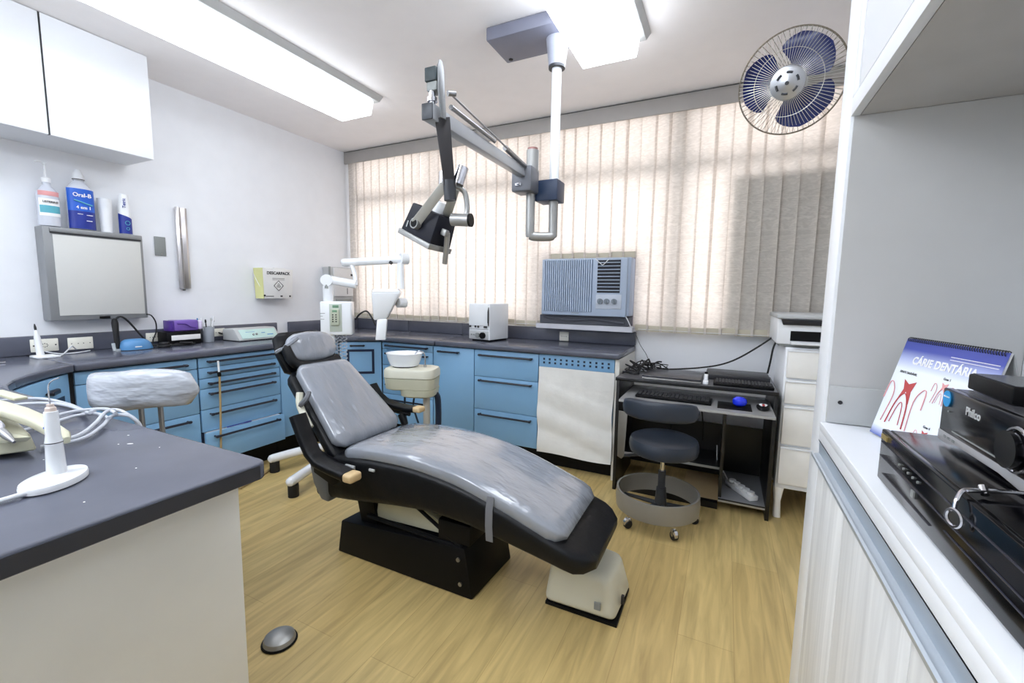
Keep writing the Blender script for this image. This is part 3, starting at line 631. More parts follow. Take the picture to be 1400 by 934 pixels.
part('rest_arm', MB().loft([((1.78, -3.075, .972), (0, .020, 0), (0, 0, .011)), ((1.95, -3.07, .978), (0, .022, 0), (0, 0, .012)), ((2.06, -3.062, .974), (0, .020, 0), (0, 0, .012)), ((2.125, -3.05, .962), (0, .017, 0), (0, 0, .012)), ((2.225, -3.042, .940), (0, .012, 0), (0, 0, .011)), ((2.240, -3.042, .934), (0, .006, 0), (0, 0, .007))], 20, 3.5), beige, t)
part('rest_clip', MB().frustum([(2.08, -3.115, .925), (2.125, -3.10, .925), (2.145, -3.075, .925), (2.08, -3.085, .925), (2.08, -3.12, .938), (2.13, -3.10, .938), (2.16, -3.07, .937), (2.09, -3.08, .938)], .002), beige, t)
part('rest_clip', MB().box((1.80, -3.04, .985), (1.96, -3.015, .993), .003), beige, t)
t = thing('syringe_handpiece', 'grey-white wrapped handpiece resting on the beige holder', 'dental tool', (2.05, -3.1, .95))
part('body', MB().lathe([(.004, 0), (.012, .02), (.014, .06), (.016, .12), (.012, .2)], (2.115, -3.105, .955), (-.95, .02, .14), 16), mat('wrapped_handpiece', (200, 198, 210), .25, bump=.4, bscale=60), t)
part('nozzle', MB().lathe([(.009, 0), (.008, .02), (.003, .05)], (2.12, -3.105, .953), (.9, .1, -.35), 12), steel, t)
HG = [[(1.40, -2.95, .892), (1.40, -2.89, .892), (1.479, -2.845, .892), (1.636, -2.838, .892), (1.775, -2.85, .893), (1.87, -2.86, .905)],
      [(1.50, -2.98, .893), (1.52, -2.90, .893), (1.587, -2.855, .892), (1.698, -2.848, .893), (1.811, -2.862, .896), (1.90, -2.88, .91)],
      [(1.85, -3.04, .90), (1.835, -2.96, .902), (1.82, -2.89, .905), (1.84, -2.855, .906), (1.90, -2.843, .912), (1.975, -2.852, .912)],
      [(1.90, -3.04, .893), (1.87, -2.96, .893), (1.83, -2.89, .893), (1.86, -2.86, .897), (1.93, -2.865, .903), (1.99, -2.875, .905)],
      [(2.09, -3.03, .90), (2.09, -2.975, .90), (2.02, -2.915, .905), (1.945, -2.865, .912), (1.935, -2.838, .914), (1.965, -2.822, .900), (1.985, -2.806, .86), (1.99, -2.800, .70), (1.98, -2.79, .45)],
      [(2.09, -3.04, .892), (2.10, -2.97, .893), (2.02, -2.90, .895), (1.965, -2.86, .902), (1.97, -2.838, .903), (1.99, -2.820, .892), (2.005, -2.806, .84), (2.01, -2.80, .62), (2.0, -2.79, .40)]]
for i, (h_, l_) in enumerate(zip(HG, ['grey tubing hose farthest back on the foreground worktop', 'grey hose just in front of the rearmost one', 'grey hose rising in the middle of the bundle behind the white pen', 'lower middle grey hose of the bundle', 'grey hose looping over the worktop edge, upper of the front pair', 'grey hose looping over the worktop edge, lower of the front pair'])):
    single('handpiece_hose', MB().tube(h_, .0048, 10, 8), cord_g, l_, 'hose', 'grey hoses on the peninsula')

# ------------------------------------------------------------------ dental chair
t = thing('dental_chair', 'reclined grey and black dental chair wrapped in clear plastic, centre of the room', 'dental chair', (2.3, -1.83, 0))
YC = -1.83
Tn = [(1.955, .555), (2.03, .578), (2.2, .592), (2.4, .592), (2.6, .566), (2.75, .524), (2.9, .474), (3.0, .436), (3.035, .420)]
def interp(tab, x):
    for (a, b), (c, d) in zip(tab, tab[1:]):
        if a <= x <= c: u = (x - a) / (c - a); u = u; return b + (d - b) * u
    return tab[0][1] if x < tab[0][0] else tab[-1][1]
def smooth_tab(tab, x, h=.06): return (interp(tab, x - h) + 2 * interp(tab, x) + interp(tab, x + h)) / 4
secs = []
N = 34
for i in range(N + 1):
    u = i / N; x = 1.955 + (3.045 - 1.955) * u
    end = min(u, 1 - u) * (3.045 - 1.955); q = min(1, (end / .05)) ** .5 if end < .05 else 1
    hw = .226 * (.80 + .20 * q); th = .036 * (.25 + .75 * q)
    z = smooth_tab(Tn, x) - .036
    secs.append(((x, YC, z), (0, hw, 0), (.25 * th, 0, th)))
part('seat_cushion', MB().loft(secs, 40, 5), gray_vinyl, t, smooth=70, label='glossy grey plastic-wrapped seat cushion')
# black lower upholstery
Bn = [(1.82, .285), (2.0, .30), (2.24, .335), (2.45, .358), (2.65, .352), (2.84, .322), (3.0, .296), (3.14, .272)]
Un = [(1.82, .50), (1.96, .53), (2.2, .545), (2.4, .545), (2.6, .52), (2.75, .478), (2.9, .428), (3.0, .392), (3.14, .342)]
secs = []
for i in range(41):
    u = i / 40; x = 1.82 + (3.15 - 1.82) * u; end = (1 - u) * 1.33; q = min(1, end / .07) ** .5 if end < .07 else 1
    lo, hi = smooth_tab(Bn, x), smooth_tab(Un, x); hw = .238 * (.72 + .28 * q); h2 = (hi - lo) / 2 * (.55 + .45 * q)
    secs.append(((x, YC, (lo + hi) / 2), (0, hw, 0), (0, 0, max(h2, .02))))
part('seat_shell', MB().loft(secs, 40, 7), black_vinyl, t, smooth=60)
part('side_cover', MB().prism([(1.775, -2.072, .47), (1.80, -2.072, .36), (1.85, -2.072, .287), (1.90, -2.072, .284), (1.90, -2.072, .42), (1.84, -2.072, .50)], (0, .484, 0), .012, 3), mat('grey_cover', (96, 98, 98), .4), t)
# backrest
A0, A1 = V((1.985, YC, .535)), V((1.60, YC, .905)); ax = (A1 - A0).normalized(); nz = V((-ax.z, 0, ax.x)); nz = V((ax.z, 0, -ax.x)) if nz.z < 0 else nz
nz = V((abs(ax.z), 0, abs(ax.x)))
def back_secs(l0, l1, off, th, w0, w1, n=20, lip=.05):
    out = []
    for i in range(n + 1):
        u = i / n; l = l0 + (l1 - l0) * u; end = min(l - l0, l1 - l); q = min(1, end / lip) ** .5 if end < lip else 1
        out.append((A0 + ax * l + nz * off, V((0, (w0 + (w1 - w0) * u) * (.78 + .22 * q), 0)), nz * th * (.3 + .7 * q)))
    return out
LB = (A1 - A0).length
part('back_cushion', MB().loft(back_secs(.03, LB - .0, -.022, .034, .222, .158), 36, 5), gray_vinyl, t, smooth=70, label='glossy grey plastic-wrapped back cushion')
part('back_shell', MB().loft(back_secs(-.02, LB + .0, -.075, .034, .236, .182), 36, 5), black_vinyl, t, smooth=60)
part('back_hinge', MB().tube([V((1.70, -2.045, .78)), V((1.72, -2.062, .72)), V((1.80, -2.075, .63))], .016, 8, 4), cream, t)
part('strap', MB().tube([(1.762, -2.045, .790), (1.768, -2.062, .765), (1.745, -2.075, .735), (1.71, -2.05, .72)], .012, 6, 4), strap_m, t)
# headrest
hx = V((-.42, 0, .91)).normalized(); hn = V((.91, 0, .42))
hc = V((1.52, YC, .965))
part('headrest_plate', MB().loft([(hc - hn * .055 - hx * .125, (0, .11, 0), hn * .015), (hc - hn * .055 - hx * .10, (0, .15, 0), hn * .028), (hc - hn * .055, (0, .165, 0), hn * .03), (hc - hn * .055 + hx * .085, (0, .155, 0), hn * .026), (hc - hn * .055 + hx * .11, (0, .12, 0), hn * .012)], 32, 4), black_vinyl, t, smooth=60)
part('headrest_cushion', MB().loft([(hc + hn * .012 + hx * s_ * .085, (0, .135 * (1 - abs(s_) ** 3) ** .45 + .012, 0), hn * (.034 * (1 - abs(s_) ** 3) ** .5 + .004)) for s_ in [k / 8 for k in range(-8, 9)]], 32, 2.6), gray_vinyl, t, smooth=80, label='round grey plastic-wrapped head cushion')
part('headrest_lip', MB().tube([hc + V((.0, -.15, .02)), hc + V((.05, -.13, -.07)), hc + V((.07, 0, -.09)), hc + V((.05, .13, -.07))], .026, 10, 5), black_vinyl, t, smooth=60)
part('headrest_strap', MB().tube([hc + V((.03, -.10, .06)), hc + V((.01, -.165, .015)), hc + V((-.04, -.17, -.01))], .010, 6, 4), gray_vinyl, t)
part('headrest_stem', MB().box((1.47, -1.87, .74), (1.50, -1.79, .92), .005), steel, t)
# armrests
def armrest(pts, wv, tv, tipm):
    secs = []
    P = [V(p) for p in pts]
    for i, p in enumerate(P):
        d = (P[min(i + 1, len(P) - 1)] - P[max(i - 1, 0)]).normalized(); up = V((0, 1, 0)).cross(d).normalized() * -1
        secs.append((p, V((0, wv, 0)), up * tv))
    return MB().loft(secs, 20, 4)
part('armrest', armrest([(1.795, -2.135, .705), (1.80, -2.135, .695), (1.842, -2.135, .61), (1.882, -2.135, .545), (1.93, -2.135, .510), (2.02, -2.135, .494), (2.10, -2.135, .483)], .038, .019, None), black_vinyl, t, smooth=50)
part('armrest_tip', MB().box((2.095, -2.17, .462), (2.15, -2.102, .500), .012, 3), tan, t, label='pale wooden armrest tip')
part('armrest_bracket', MB().prism([(1.86, -2.115, .53), (1.86, -2.115, .44), (1.98, -2.115, .40), (2.08, -2.115, .47)], (0, .05, 0), .005), black, t)
part('armrest', armrest([(1.66, -1.53, .72), (1.70, -1.53, .665), (1.76, -1.53, .628), (1.85, -1.53, .615), (1.93, -1.53, .612), (1.985, -1.53, .615)], .034, .017, None), black_vinyl, t, smooth=50)
part('armrest_tip', MB().box((1.975, -1.562, .602), (2.03, -1.50, .634), .012, 3), tan, t, label='pale wooden armrest tip')
part('armrest_bracket', MB().tube([(1.72, -1.55, .60), (1.95, -1.545, .585)], .012, 8, 1).tube([(1.90, -1.56, .58), (1.96, -1.58, .50), (2.0, -1.60, .42)], .018, 8, 3), black, t)
# base
part('base', MB().frustum([(1.876, -2.003, .001), (2.64, -2.003, .001), (2.655, -1.665, .001), (1.89, -1.665, .001), (1.90, -2.0, .165), (2.60, -2.0, .215), (2.62, -1.67, .215), (1.93, -1.67, .165)], .008), black, t)
part('lift_post', MB().frustum([(2.0, -1.97, .17), (2.10, -1.97, .17), (2.10, -1.72, .17), (2.0, -1.72, .17), (1.96, -1.97, .34), (2.07, -1.97, .34), (2.07, -1.72, .34), (1.96, -1.72, .34)], .006), black, t)
part('lift_cover', MB().prism([(2.08, -1.955, .205), (2.10, -1.955, .315), (2.30, -1.955, .33), (2.58, -1.955, .225)], (0, .23, 0), .004), beige, t)
part('lift_arm', MB().tube([(2.05, -1.975, .215), (2.58, -1.985, .205)], .011, 8, 1).tube([(2.30, -1.975, .345), (2.58, -1.985, .205)], .008, 8, 1).box((2.46, -1.99, .22), (2.62, -1.70, .31), .008), black, t)
for z_, x_ in ((.165, 2.575), (.06, 2.585)): part('bolt', MB().cyl((x_, -2.004, z_), (x_, -2.011, z_), .009, seg=12), steel, t)
part('label_plate', MB().box((2.02, -2.078, .478), (2.075, -2.070, .496), .001).box((2.16, -2.078, .492), (2.19, -2.070, .502), .001), lgrey, t)
part('strap', MB().grid(lambda u, v: V((2.738 + .03 * u, [-2.058, -2.071, -2.073, -2.066][min(3, int(v * 3 + .01))], [.50, .455, .39, .325][min(3, int(v * 3 + .01))])), 1, 3, .003), strap_m, t, smooth=60)
pb = part('pump_cover', MB().rings([[V((2.905 + (3.215 - 2.905) * a_ + s1, (-1.885 + .255 * b_) + s2, z_)) for a_, b_, s1, s2 in cor] for z_, cor in []]) if False else
          MB().frustum([(2.905, -1.885, .012), (3.205, -1.880, .012), (3.218, -1.63, .012), (2.925, -1.63, .012), (2.93, -1.87, .205), (3.165, -1.86, .175), (3.175, -1.65, .175), (2.94, -1.645, .205)], .03, 4), cream, t, label='cream box cover at the foot end')
part('rubber_skirt', MB().box((2.915, -1.878, .0005), (3.208, -1.638, .013)), black, pb)
part('socket', MB().box((3.12, -1.889, .055), (3.145, -1.882, .085), .001), greypl, pb)
part('power_switch', MB().box((3.205, -1.80, .045), (3.216, -1.785, .08), .001), dkink, pb)

# ------------------------------------------------------------------ foot control
t = thing('foot_control', 'round grey foot control on the floor between the foreground worktop and the chair base', 'foot pedal', (2.13, -2.50, 0))
part('dome', MB().lathe([(.052, .001), (.055, .006), (.050, .022), (.034, .034), (.012, .038), (.001, .0385)], (2.13, -2.50, 0), seg=32), silver, t)
part('base_ring', MB().lathe([(.058, .0005), (.060, .003), (.058, .008)], (2.13, -2.50, 0), seg=32), black, t)

# ------------------------------------------------------------------ spittoon
t = thing('spittoon', 'cream spittoon unit with a white bowl on a post beyond the chair', 'spittoon', (1.80, -1.30, 0))
def rrect(x0, x1, y0, y1, r, z, n=6, ins=0):
    x0 += ins; x1 -= ins; y0 += ins; y1 -= ins; P = []
    for cx, cy, a in ((x1 - r, y1 - r, 0), (x0 + r, y1 - r, PI / 2), (x0 + r, y0 + r, PI), (x1 - r, y0 + r, 3 * PI / 2)):
        for k in range(n + 1): q = a + PI / 2 * k / n; P.append(V((cx + r * math.cos(q), cy + r * math.sin(q), z)))
    return P
def rot(P, c, a):
    M = Matrix.Translation(V(c)) @ Matrix.Rotation(a, 4, 'Z') @ Matrix.Translation(-V(c)); return [M @ p for p in P]
SC = (1.79, -1.31, 0); SA = .35
part('tray_lid', MB().rings([rot(rrect(1.625, 1.945, -1.42, -1.20, .06, z, ins=i_), SC, SA) for z, i_ in ((.748, .006), (.752, 0), (.79, 0), (.803, .006), (.808, .02))]), cream, t)
part('tray_body', MB().rings([rot(rrect(1.625, 1.945, -1.42, -1.20, .06, z, ins=i_), SC, SA) for z, i_ in ((.675, .02), (.682, .008), (.742, .002), (.7475, .002))]).rings([rot(rrect(1.72, 1.945, -1.42, -1.20, .06, z, ins=i_), SC, SA) for z, i_ in ((.632, .02), (.640, .009), (.68, .004))]), beige, t)
part('bowl', MB().lathe([(.055, .81), (.075, .815), (.088, .85), (.097, .885), (.100, .893), (.097, .894), (.085, .86), (.06, .83), (.01, .825)], (1.735, -1.325, 0), seg=36, sx=1.15, sy=1, rot=.35), gwhite, t)
part('bowl_inset', MB().lathe([(.07, .806), (.074, .81), (.06, .813)], (1.735, -1.325, 0), seg=28), dkink, t)
part('water_pipe', MB().tube([(1.862, -1.285, .806), (1.862, -1.285, .87), (1.85, -1.29, .90), (1.82, -1.30, .905), (1.80, -1.305, .885)], .004, 8, 5).cyl((1.862, -1.285, .806), (1.862, -1.285, .822), .01), chrome, t)
part('post', MB().cyl((1.875, -1.29, .02), (1.875, -1.29, .64), .021), mat('cream_post', (206, 200, 186), .4), t)
part('foot_plate', MB().lathe([(.12, .001), (.12, .014), (.03, .024)], (1.875, -1.29, 0)), dgrey, t)
part('drain_hose', MB().tube([(1.90, -1.25, .64), (1.925, -1.24, .60), (1.925, -1.24, .35), (1.91, -1.25, .05)], .019, 10, 5).tube([(1.74, -1.33, .64), (1.745, -1.335, .50), (1.80, -1.32, .30)], .006, 8, 4).tube([(1.80, -1.31, .63), (1.79, -1.31, .55), (1.84, -1.30, .40)], .006, 8, 4), mat('navy_hose', (30, 42, 62), .45), t)

# ------------------------------------------------------------------ mobile x-ray unit
t = thing('xray_unit', 'white mobile dental x-ray unit with jointed arm in the far left corner', 'x-ray machine', (.94, -1.15, 0))
part('column', MB().cyl((.925, -1.175, .06), (.925, -1.16, 1.0), .024), gwhite, t)
for P in ([(1.02, -1.18, .10), (1.09, -1.45, .105), (1.175, -1.72, .10)], [(.86, -1.18, .10), (.79, -1.34, .105), (.735, -1.53, .10)]):
    a, b, c = [V(p) for p in P]
    lg = part('leg', MB().tube([a, b, c], .030, 12, 5).lathe([(.03, -.001), (.026, .02), (.012, .032), (.001, .036)], c, (c - b)), gwhite, t)
    part('caster', MB().cyl((c.x, c.y + .01, .001), (c.x, c.y + .01, .078), .032, seg=18), rubber, lg)
part('base_bar', MB().tube([(.84, -1.18, .10), (1.04, -1.18, .10)], .034, 12, 1), gwhite, t)
fm = frame((.955, -1.15, 1.075), (.80, .60, 0), (0, 0, 1))
bx = part('control_box', MB().box((-.100, -.127, -.10), (.118, .118, .03), .012, 3, fm), gwhite, t)
pan = part('keypad', MB().box((-.035, -.10, .03), (.05, .10, .034), .004, 2, fm), mat('keypad_grey', (188, 196, 184), .4), bx)
kb = MB()
for i in range(4):
    for j in range(2): kb.box((-.014 + j * .022, -.03 + i * .016, .037), (-.004 + j * .022, -.022 + i * .016, .048), .001, 2, fm)
part('remote_handset', MB().box((-.025, -.055, .034), (.035, .065, .046), .008, 3, fm), mat('handset_beige', (182, 188, 168), .4), pan)
part('display', MB().box((-.012, .073, .034), (.03, .092, .0355), .001, 2, fm).box((-.012, .042, .046), (.020, .056, .0475), .001, 2, fm), greenlcd, pan)
part('buttons', kb, dkink, pan)
part('print_marks', MB().box((-.098, .03, .0302), (-.065, .034, .031), 0, 2, fm).box((-.098, .01, .0302), (-.08, .013, .031), 0, 2, fm).box((-.098, -.012, .0302), (-.07, -.009, .031), 0, 2, fm), greypl, bx)
cc = MB()
for k in range(3):
    P = []
    for i in range(60): a = i / 60 * 2 * PI * 7; P.append(fm @ V((.0 + k * .03 + .012 * math.cos(a), -.13 - i / 60 * (.16 + .02 * k), -.02 + .012 * math.sin(a))))
    cc.tube(P, .0032, 6, 1)
part('coil_cord', cc, cord_g, t)
part('top_post', MB().cyl((.875, -1.14, 1.19), (.875, -1.14, 1.335), .036), gwhite, t)
part('knuckle', MB().cyl(V((.875, -1.14, 1.345)) - V((.02, -.028, 0)) * 1.0, V((.875, -1.14, 1.345)) + V((.022, -.03, 0)), .042).m(1).cyl((.89, -1.165, 1.285), (.888, -1.16, 1.31), .014), [gwhite, greypl], t)
part('arm', MB().tube([(.875, -1.14, 1.352), (1.06, -1.045, 1.318)], .030, 16, 1), gwhite, t)
part('arm', MB().tube([(1.055, -1.045, 1.31), (1.03, -1.03, 1.40), (1.0, -1.035, 1.475)], .016, 12, 3), gwhite, t)
part('arm', MB().tube([(.955, -1.057, 1.478), (1.345, -.86, 1.508)], .029, 16, 1).lathe([(.029, 0), (.024, .014), (.01, .022)], (.955, -1.057, 1.478), (-.9, -.45, -.05), 16), gwhite, t)
part('knuckle', MB().cyl((1.34, -.885, 1.512), (1.365, -.835, 1.512), .040).m(1).cyl((1.285, -.915, 1.475), (1.27, -.92, 1.488), .012), [gwhite, dkink], t)
part('arm', MB().tube([(1.335, -.88, 1.48), (1.345, -.89, 1.29)], .024, 16, 1, .028), gwhite, t)
part('knuckle', MB().cyl((1.355, -.94, 1.19), (1.375, -.88, 1.19), .036), gwhite, t)
hm = frame((1.285, -1.02, 1.2), (.82, .57, 0), (0, 0, 1))
hd = MB(); lo = [(-.06, -.135), (.045, -.135), (.105, .0), (.105, .075), (.0, .085), (-.085, .075), (-.085, -.02)]
hd.frustum([hm @ V(p) for p in ((-.055, -.135, -.06), (.03, -.125, -.06), (.03, -.125, .05), (-.055, -.135, .07), (-.095, .065, -.09), (.135, .065, -.09), (.135, .065, .075), (-.06, .065, .095))], .012, 3)
hd.frustum([hm @ V(p) for p in ((-.095, .064, -.09), (.135, .064, -.09), (.135, .064, .075), (-.06, .064, .095), (-.08, .088, -.07), (.115, .088, -.07), (.115, .088, .055), (-.05, .088, .07))], .008, 3)
part('tube_head', hd, gwhite, t)
part('cone', MB().frustum([hm @ V(p) for p in ((-.045, -.275, .0), (.025, -.275, .0), (.025, -.275, .07), (-.045, -.275, .07), (-.032, -.125, .0), (.035, -.125, .0), (.035, -.125, .06), (-.032, -.125, .06))], .006), gwhite, t)
single('cable_loop', MB().tube([(1.06, -1.06, 1.06), (1.09, -1.05, 1.10), (1.146, -1.04, 1.125), (1.201, -1.05, 1.09), (1.26, -1.07, 1.03)], .006, 8, 6), rubber, 'dark cable arching from the white control box to the x-ray tube head', 'cord')

# ------------------------------------------------------------------ autoclave
t = thing('steriliser', 'small white steriliser with a black knob standing on the back worktop', 'steriliser', (1.73, -.25, ZT), 0)
AM = frame((1.632, -.40, ZT), (.985, -.17, 0), (.17, .985, 0))
part('body', MB().box((0, 0, .014), (.215, .25, .305), .006, 3, AM), gwhite, t)
part('door', MB().box((.006, -.008, .125), (.205, .001, .298), .004, 3, AM), gwhite, t)
part('handle', MB().loft([(AM @ V((.212, -.010, .128)), (.002, 0, 0), (0, .004, 0)), (AM @ V((.212, -.014, .16)), (.006, 0, 0), (0, .006, 0)), (AM @ V((.212, -.014, .24)), (.006, 0, 0), (0, .006, 0)), (AM @ V((.212, -.010, .275)), (.002, 0, 0), (0, .004, 0))], 10, 3), dkink, t)
part('control_strip', MB().box((.006, -.006, .018), (.205, .001, .085), .003, 2, AM), lgrey, t)
gl = MB()
for x_ in (.02, .075, .105, .17, .187): gl.cyl(AM @ V((x_, -.006, .118)), AM @ V((x_, -.010, .118)), .009, seg=12)
part('indicator', gl.box((.004, -.0045, .098), (.208, .001, .099), 0, 2, AM), dkink, t)
part('knob', MB().cyl(AM @ V((.155, -.006, .05)), AM @ V((.155, -.022, .05)), .026, seg=24), black, t)
part('knob', MB().cyl(AM @ V((.10, -.006, .05)), AM @ V((.10, -.018, .05)), .020, seg=24), greypl, t)
part('button', MB().cyl(AM @ V((.035, -.006, .052)), AM @ V((.035, -.012, .052)), .006, seg=12).cyl(AM @ V((.06, -.006, .052)), AM @ V((.06, -.012, .052)), .006, seg=12), greypl, t)
part('foot', MB().box((.02, .02, .0005), (.20, .24, .015), 0, 2, AM), black, t)

# ------------------------------------------------------------------ air conditioner
t = thing('air_conditioner', 'grey window air conditioner with vertical slats set in the blind', 'air conditioner', (2.53, -.1, 1.11))
part('housing', MB().box((2.195, -.19, 1.113), (2.875, -.031, 1.545), .01, 3), ac_m, t)
part('fascia', MB().box((2.19, -.215, 1.108), (2.855, -.185, 1.54), .008, 3), ac_m, t)
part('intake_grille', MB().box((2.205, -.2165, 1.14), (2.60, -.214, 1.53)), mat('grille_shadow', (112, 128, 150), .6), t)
g = MB()
for i in range(23): g.box((2.210 + i * .017, -.226, 1.14), (2.218 + i * .017, -.215, 1.53), .001, 1)
part('grille_slats', g, mat('ac_slat', (186, 200, 220), .45), t)
og = part('outlet_grille', MB().box((2.635, -.2165, 1.285), (2.805, -.214, 1.525)), ac_d, t)
g = MB()
for i in range(9): g.box((2.637, -.226, 1.30 + i * .0255), (2.803, -.215, 1.3055 + i * .0255))
part('louver', g, ac_m, og)
part('control_panel', MB().box((2.63, -.218, 1.165), (2.82, -.214, 1.272), .006), mat('ac_panel', (190, 198, 210), .45), t)
for x_ in (2.662, 2.713, 2.768): part('knob', MB().cyl((x_, -.217, 1.222), (x_, -.232, 1.222), .020, seg=20).box((x_ - .003, -.237, 1.205), (x_ + .003, -.231, 1.239)), mat('ac_knob', (120, 130, 140), .4), t)
text('brand_text', 'SPRINGER', .014, frame((2.47, -.2155, 1.127), (1, 0, 0), (0, 0, 1)), greypl, t, .0004)
single('air_conditioner_wedge', MB().box((2.16, -.17, 1.036), (2.87, -.02, 1.106), .006).tube([(2.20, -.18, 1.09), (2.4, -.185, 1.07), (2.6, -.18, 1.085), (2.84, -.185, 1.06)], .008, 6, 4), mat('wedge_grey', (86, 88, 96), .7), 'dark grey packing under the air conditioner', 'packing')
struct('trim_2', MB().box((2.13, -.03, 1.036), (2.915, -.014, 1.60)), mat('frame_mauve', (176, 168, 184), .5))
t_ = struct('trim_1', MB().box((2.13, -.175, .995), (2.90, -.002, 1.035), .003), champagne)
t_['label'] = 'white sill under the air conditioner'
single('white_string', MB().tube([(2.62, -.228, 1.535), (2.66, -.235, 1.50), (2.68, -.235, 1.49), (2.72, -.23, 1.53)], .003, 6, 5), cord_w, 'white string tied over the top of the air conditioner grille', 'cord')
single('white_string', MB().tube([(2.85, -.20, 1.12), (2.88, -.21, 1.07), (2.90, -.2, 1.02)], .004, 6, 5), cord_w, 'white string hanging at the lower right corner of the air conditioner', 'cord')

# ------------------------------------------------------------------ operating light on ceiling pole
t = thing('operating_light', 'ceiling-mounted dental operating light with grey jointed arm', 'operating light', (2.64, -1.2, H))
part('ceiling_plate', MB().box((2.30, -1.33, 2.575), (2.72, -1.08, H - .001), .008).m(1).cyl((2.34, -1.115, 2.572), (2.34, -1.115, 2.577), .012, seg=14), [mat('plate_grey', (122, 124, 140), .5), black], t)
part('collar', MB().lathe([(.042, 0), (.058, .14)], (2.645, -1.19, 2.435)).m(1).lathe([(.0425, -.004), (.043, .008)], (2.645, -1.19, 2.435)), [mat('collar_grey', (176, 180, 194), .4), dgrey], t)
part('pole', MB().cyl((2.645, -1.19, 1.60), (2.645, -1.19, 2.47), .0255), gwhite, t)
part('clamp_block', MB().box((2.565, -1.26, 1.755), (2.69, -1.145, 1.862), .005), mat('navy_block', (36, 52, 78), .4), t)
part('u_pipe', MB().tube([(2.655, -1.215, 1.77), (2.655, -1.215, 1.60), (2.652, -1.218, 1.578), (2.63, -1.23, 1.572), (2.57, -1.262, 1.572), (2.55, -1.272, 1.58), (2.548, -1.275, 1.60), (2.548, -1.275, 1.80)], .024, 14, 4), silver, t)
part('joint_housing', MB().box((2.475, -1.36, 1.79), (2.585, -1.25, 1.915), .008, 2, None), mat('joint_grey', (112, 114, 120), .4, .4), t)
part('joint_motor', MB().cyl((2.555, -1.275, 1.90), (2.555, -1.275, 2.01), .032).m(1).cyl((2.555, -1.275, 2.01), (2.555, -1.275, 2.022), .027), [silver, mat('copper_cap', (150, 110, 104), .4, .4)], t)
part('joint_latch', MB().cyl((2.51, -1.362, 1.825), (2.53, -1.372, 1.825), .008).box((2.50, -1.37, 1.815), (2.535, -1.36, 1.83), .003), chrome, t)
def beam(p0, p1, w_, h_, w1=None, h1=None, bev=.003):
    p0, p1 = V(p0), V(p1); d = (p1 - p0).normalized(); u = d.cross(V((0, 0, 1))).normalized(); v = u.cross(d); w1 = w1 or w_; h1 = h1 or h_
    q = lambda p, a, b: [p - u * a - v * b, p + u * a - v * b, p + u * a + v * b, p - u * a + v * b]
    return MB().frustum(q(p0, w_, h_) + q(p1, w1, h1), bev)
E0, E1 = V((2.53, -1.32, 1.885)), V((2.566, -2.185, 1.872))
part('main_arm', beam(E0, E1, .019, .024, .021, .026), mat('arm_grey', (172, 174, 178), .35, .25), t)
part('arm_end_cap', beam(E1, E1 + (E1 - E0).normalized() * .006, .022, .027), dgrey, t)
part('tension_rod', MB().tube([(2.600, -2.09, 1.955), (2.575, -1.72, 1.935), (2.55, -1.36, 1.915)], .004, 8, 1).tube([(2.588, -2.08, 1.922), (2.57, -1.72, 1.918)], .009, 8, 1).cyl((2.56, -1.60, 1.928), (2.55, -1.36, 1.91), .012).cyl((2.595, -2.11, 1.955), (2.61, -2.085, 1.96), .009), steel, t)
part('upper_bracket', MB().loft([((2.604, -2.15, 1.855), (.005, 0, 0), (0, .016, 0)), ((2.597, -2.15, 1.95), (.006, 0, 0), (0, .020, 0)), ((2.590, -2.145, 2.025), (.006, 0, 0), (0, .018, 0)), ((2.587, -2.14, 2.05), (.003, 0, 0), (0, .008, 0))], 16, 2.4), mat('bracket_grey', (116, 118, 120), .35, .4), t)
part('pivot_block', MB().box((2.545, -2.175, 1.975), (2.59, -2.12, 2.02), .003).m(1).box((2.55, -2.17, 1.945), (2.59, -2.125, 1.975), .003), [mat('block_dark', (44, 56, 60), .5), greypl], t)
part('pivot_bolt', MB().cyl((2.567, -2.16, 1.895), (2.567, -2.16, 1.945), .011).cyl((2.567, -2.16, 1.912), (2.567, -2.16, 1.925), .017), chrome, t)
def plate(p0, p1, w0, w1, th):
    p0, p1 = V(p0), V(p1); d = (p1 - p0).normalized(); n_ = (V((3.5, -3.4, 1.3)) - p0).normalized(); u = d.cross(n_).normalized(); v = u.cross(d)
    return MB().frustum([p0 - u * w0 - v * th, p0 + u * w0 - v * th, p0 + u * w0 + v * th, p0 - u * w0 + v * th, p1 - u * w1 - v * th, p1 + u * w1 - v * th, p1 + u * w1 + v * th, p1 - u * w1 + v * th], .002)
part('lamp_arm', plate((2.590, -2.135, 1.865), (2.596, -2.10, 1.645), .026, .019, .012), mat('arm_dark', (52, 50, 52), .45, .3), t)
part('lamp_pivot', MB().cyl((2.596, -2.095, 1.595), (2.594, -2.10, 1.665), .022).m(1).cyl((2.560, -2.09, 1.645), (2.558, -2.085, 1.70), .015).cyl((2.615, -2.075, 1.655), (2.630, -2.065, 1.715), .021), [dgrey, chrome], t)
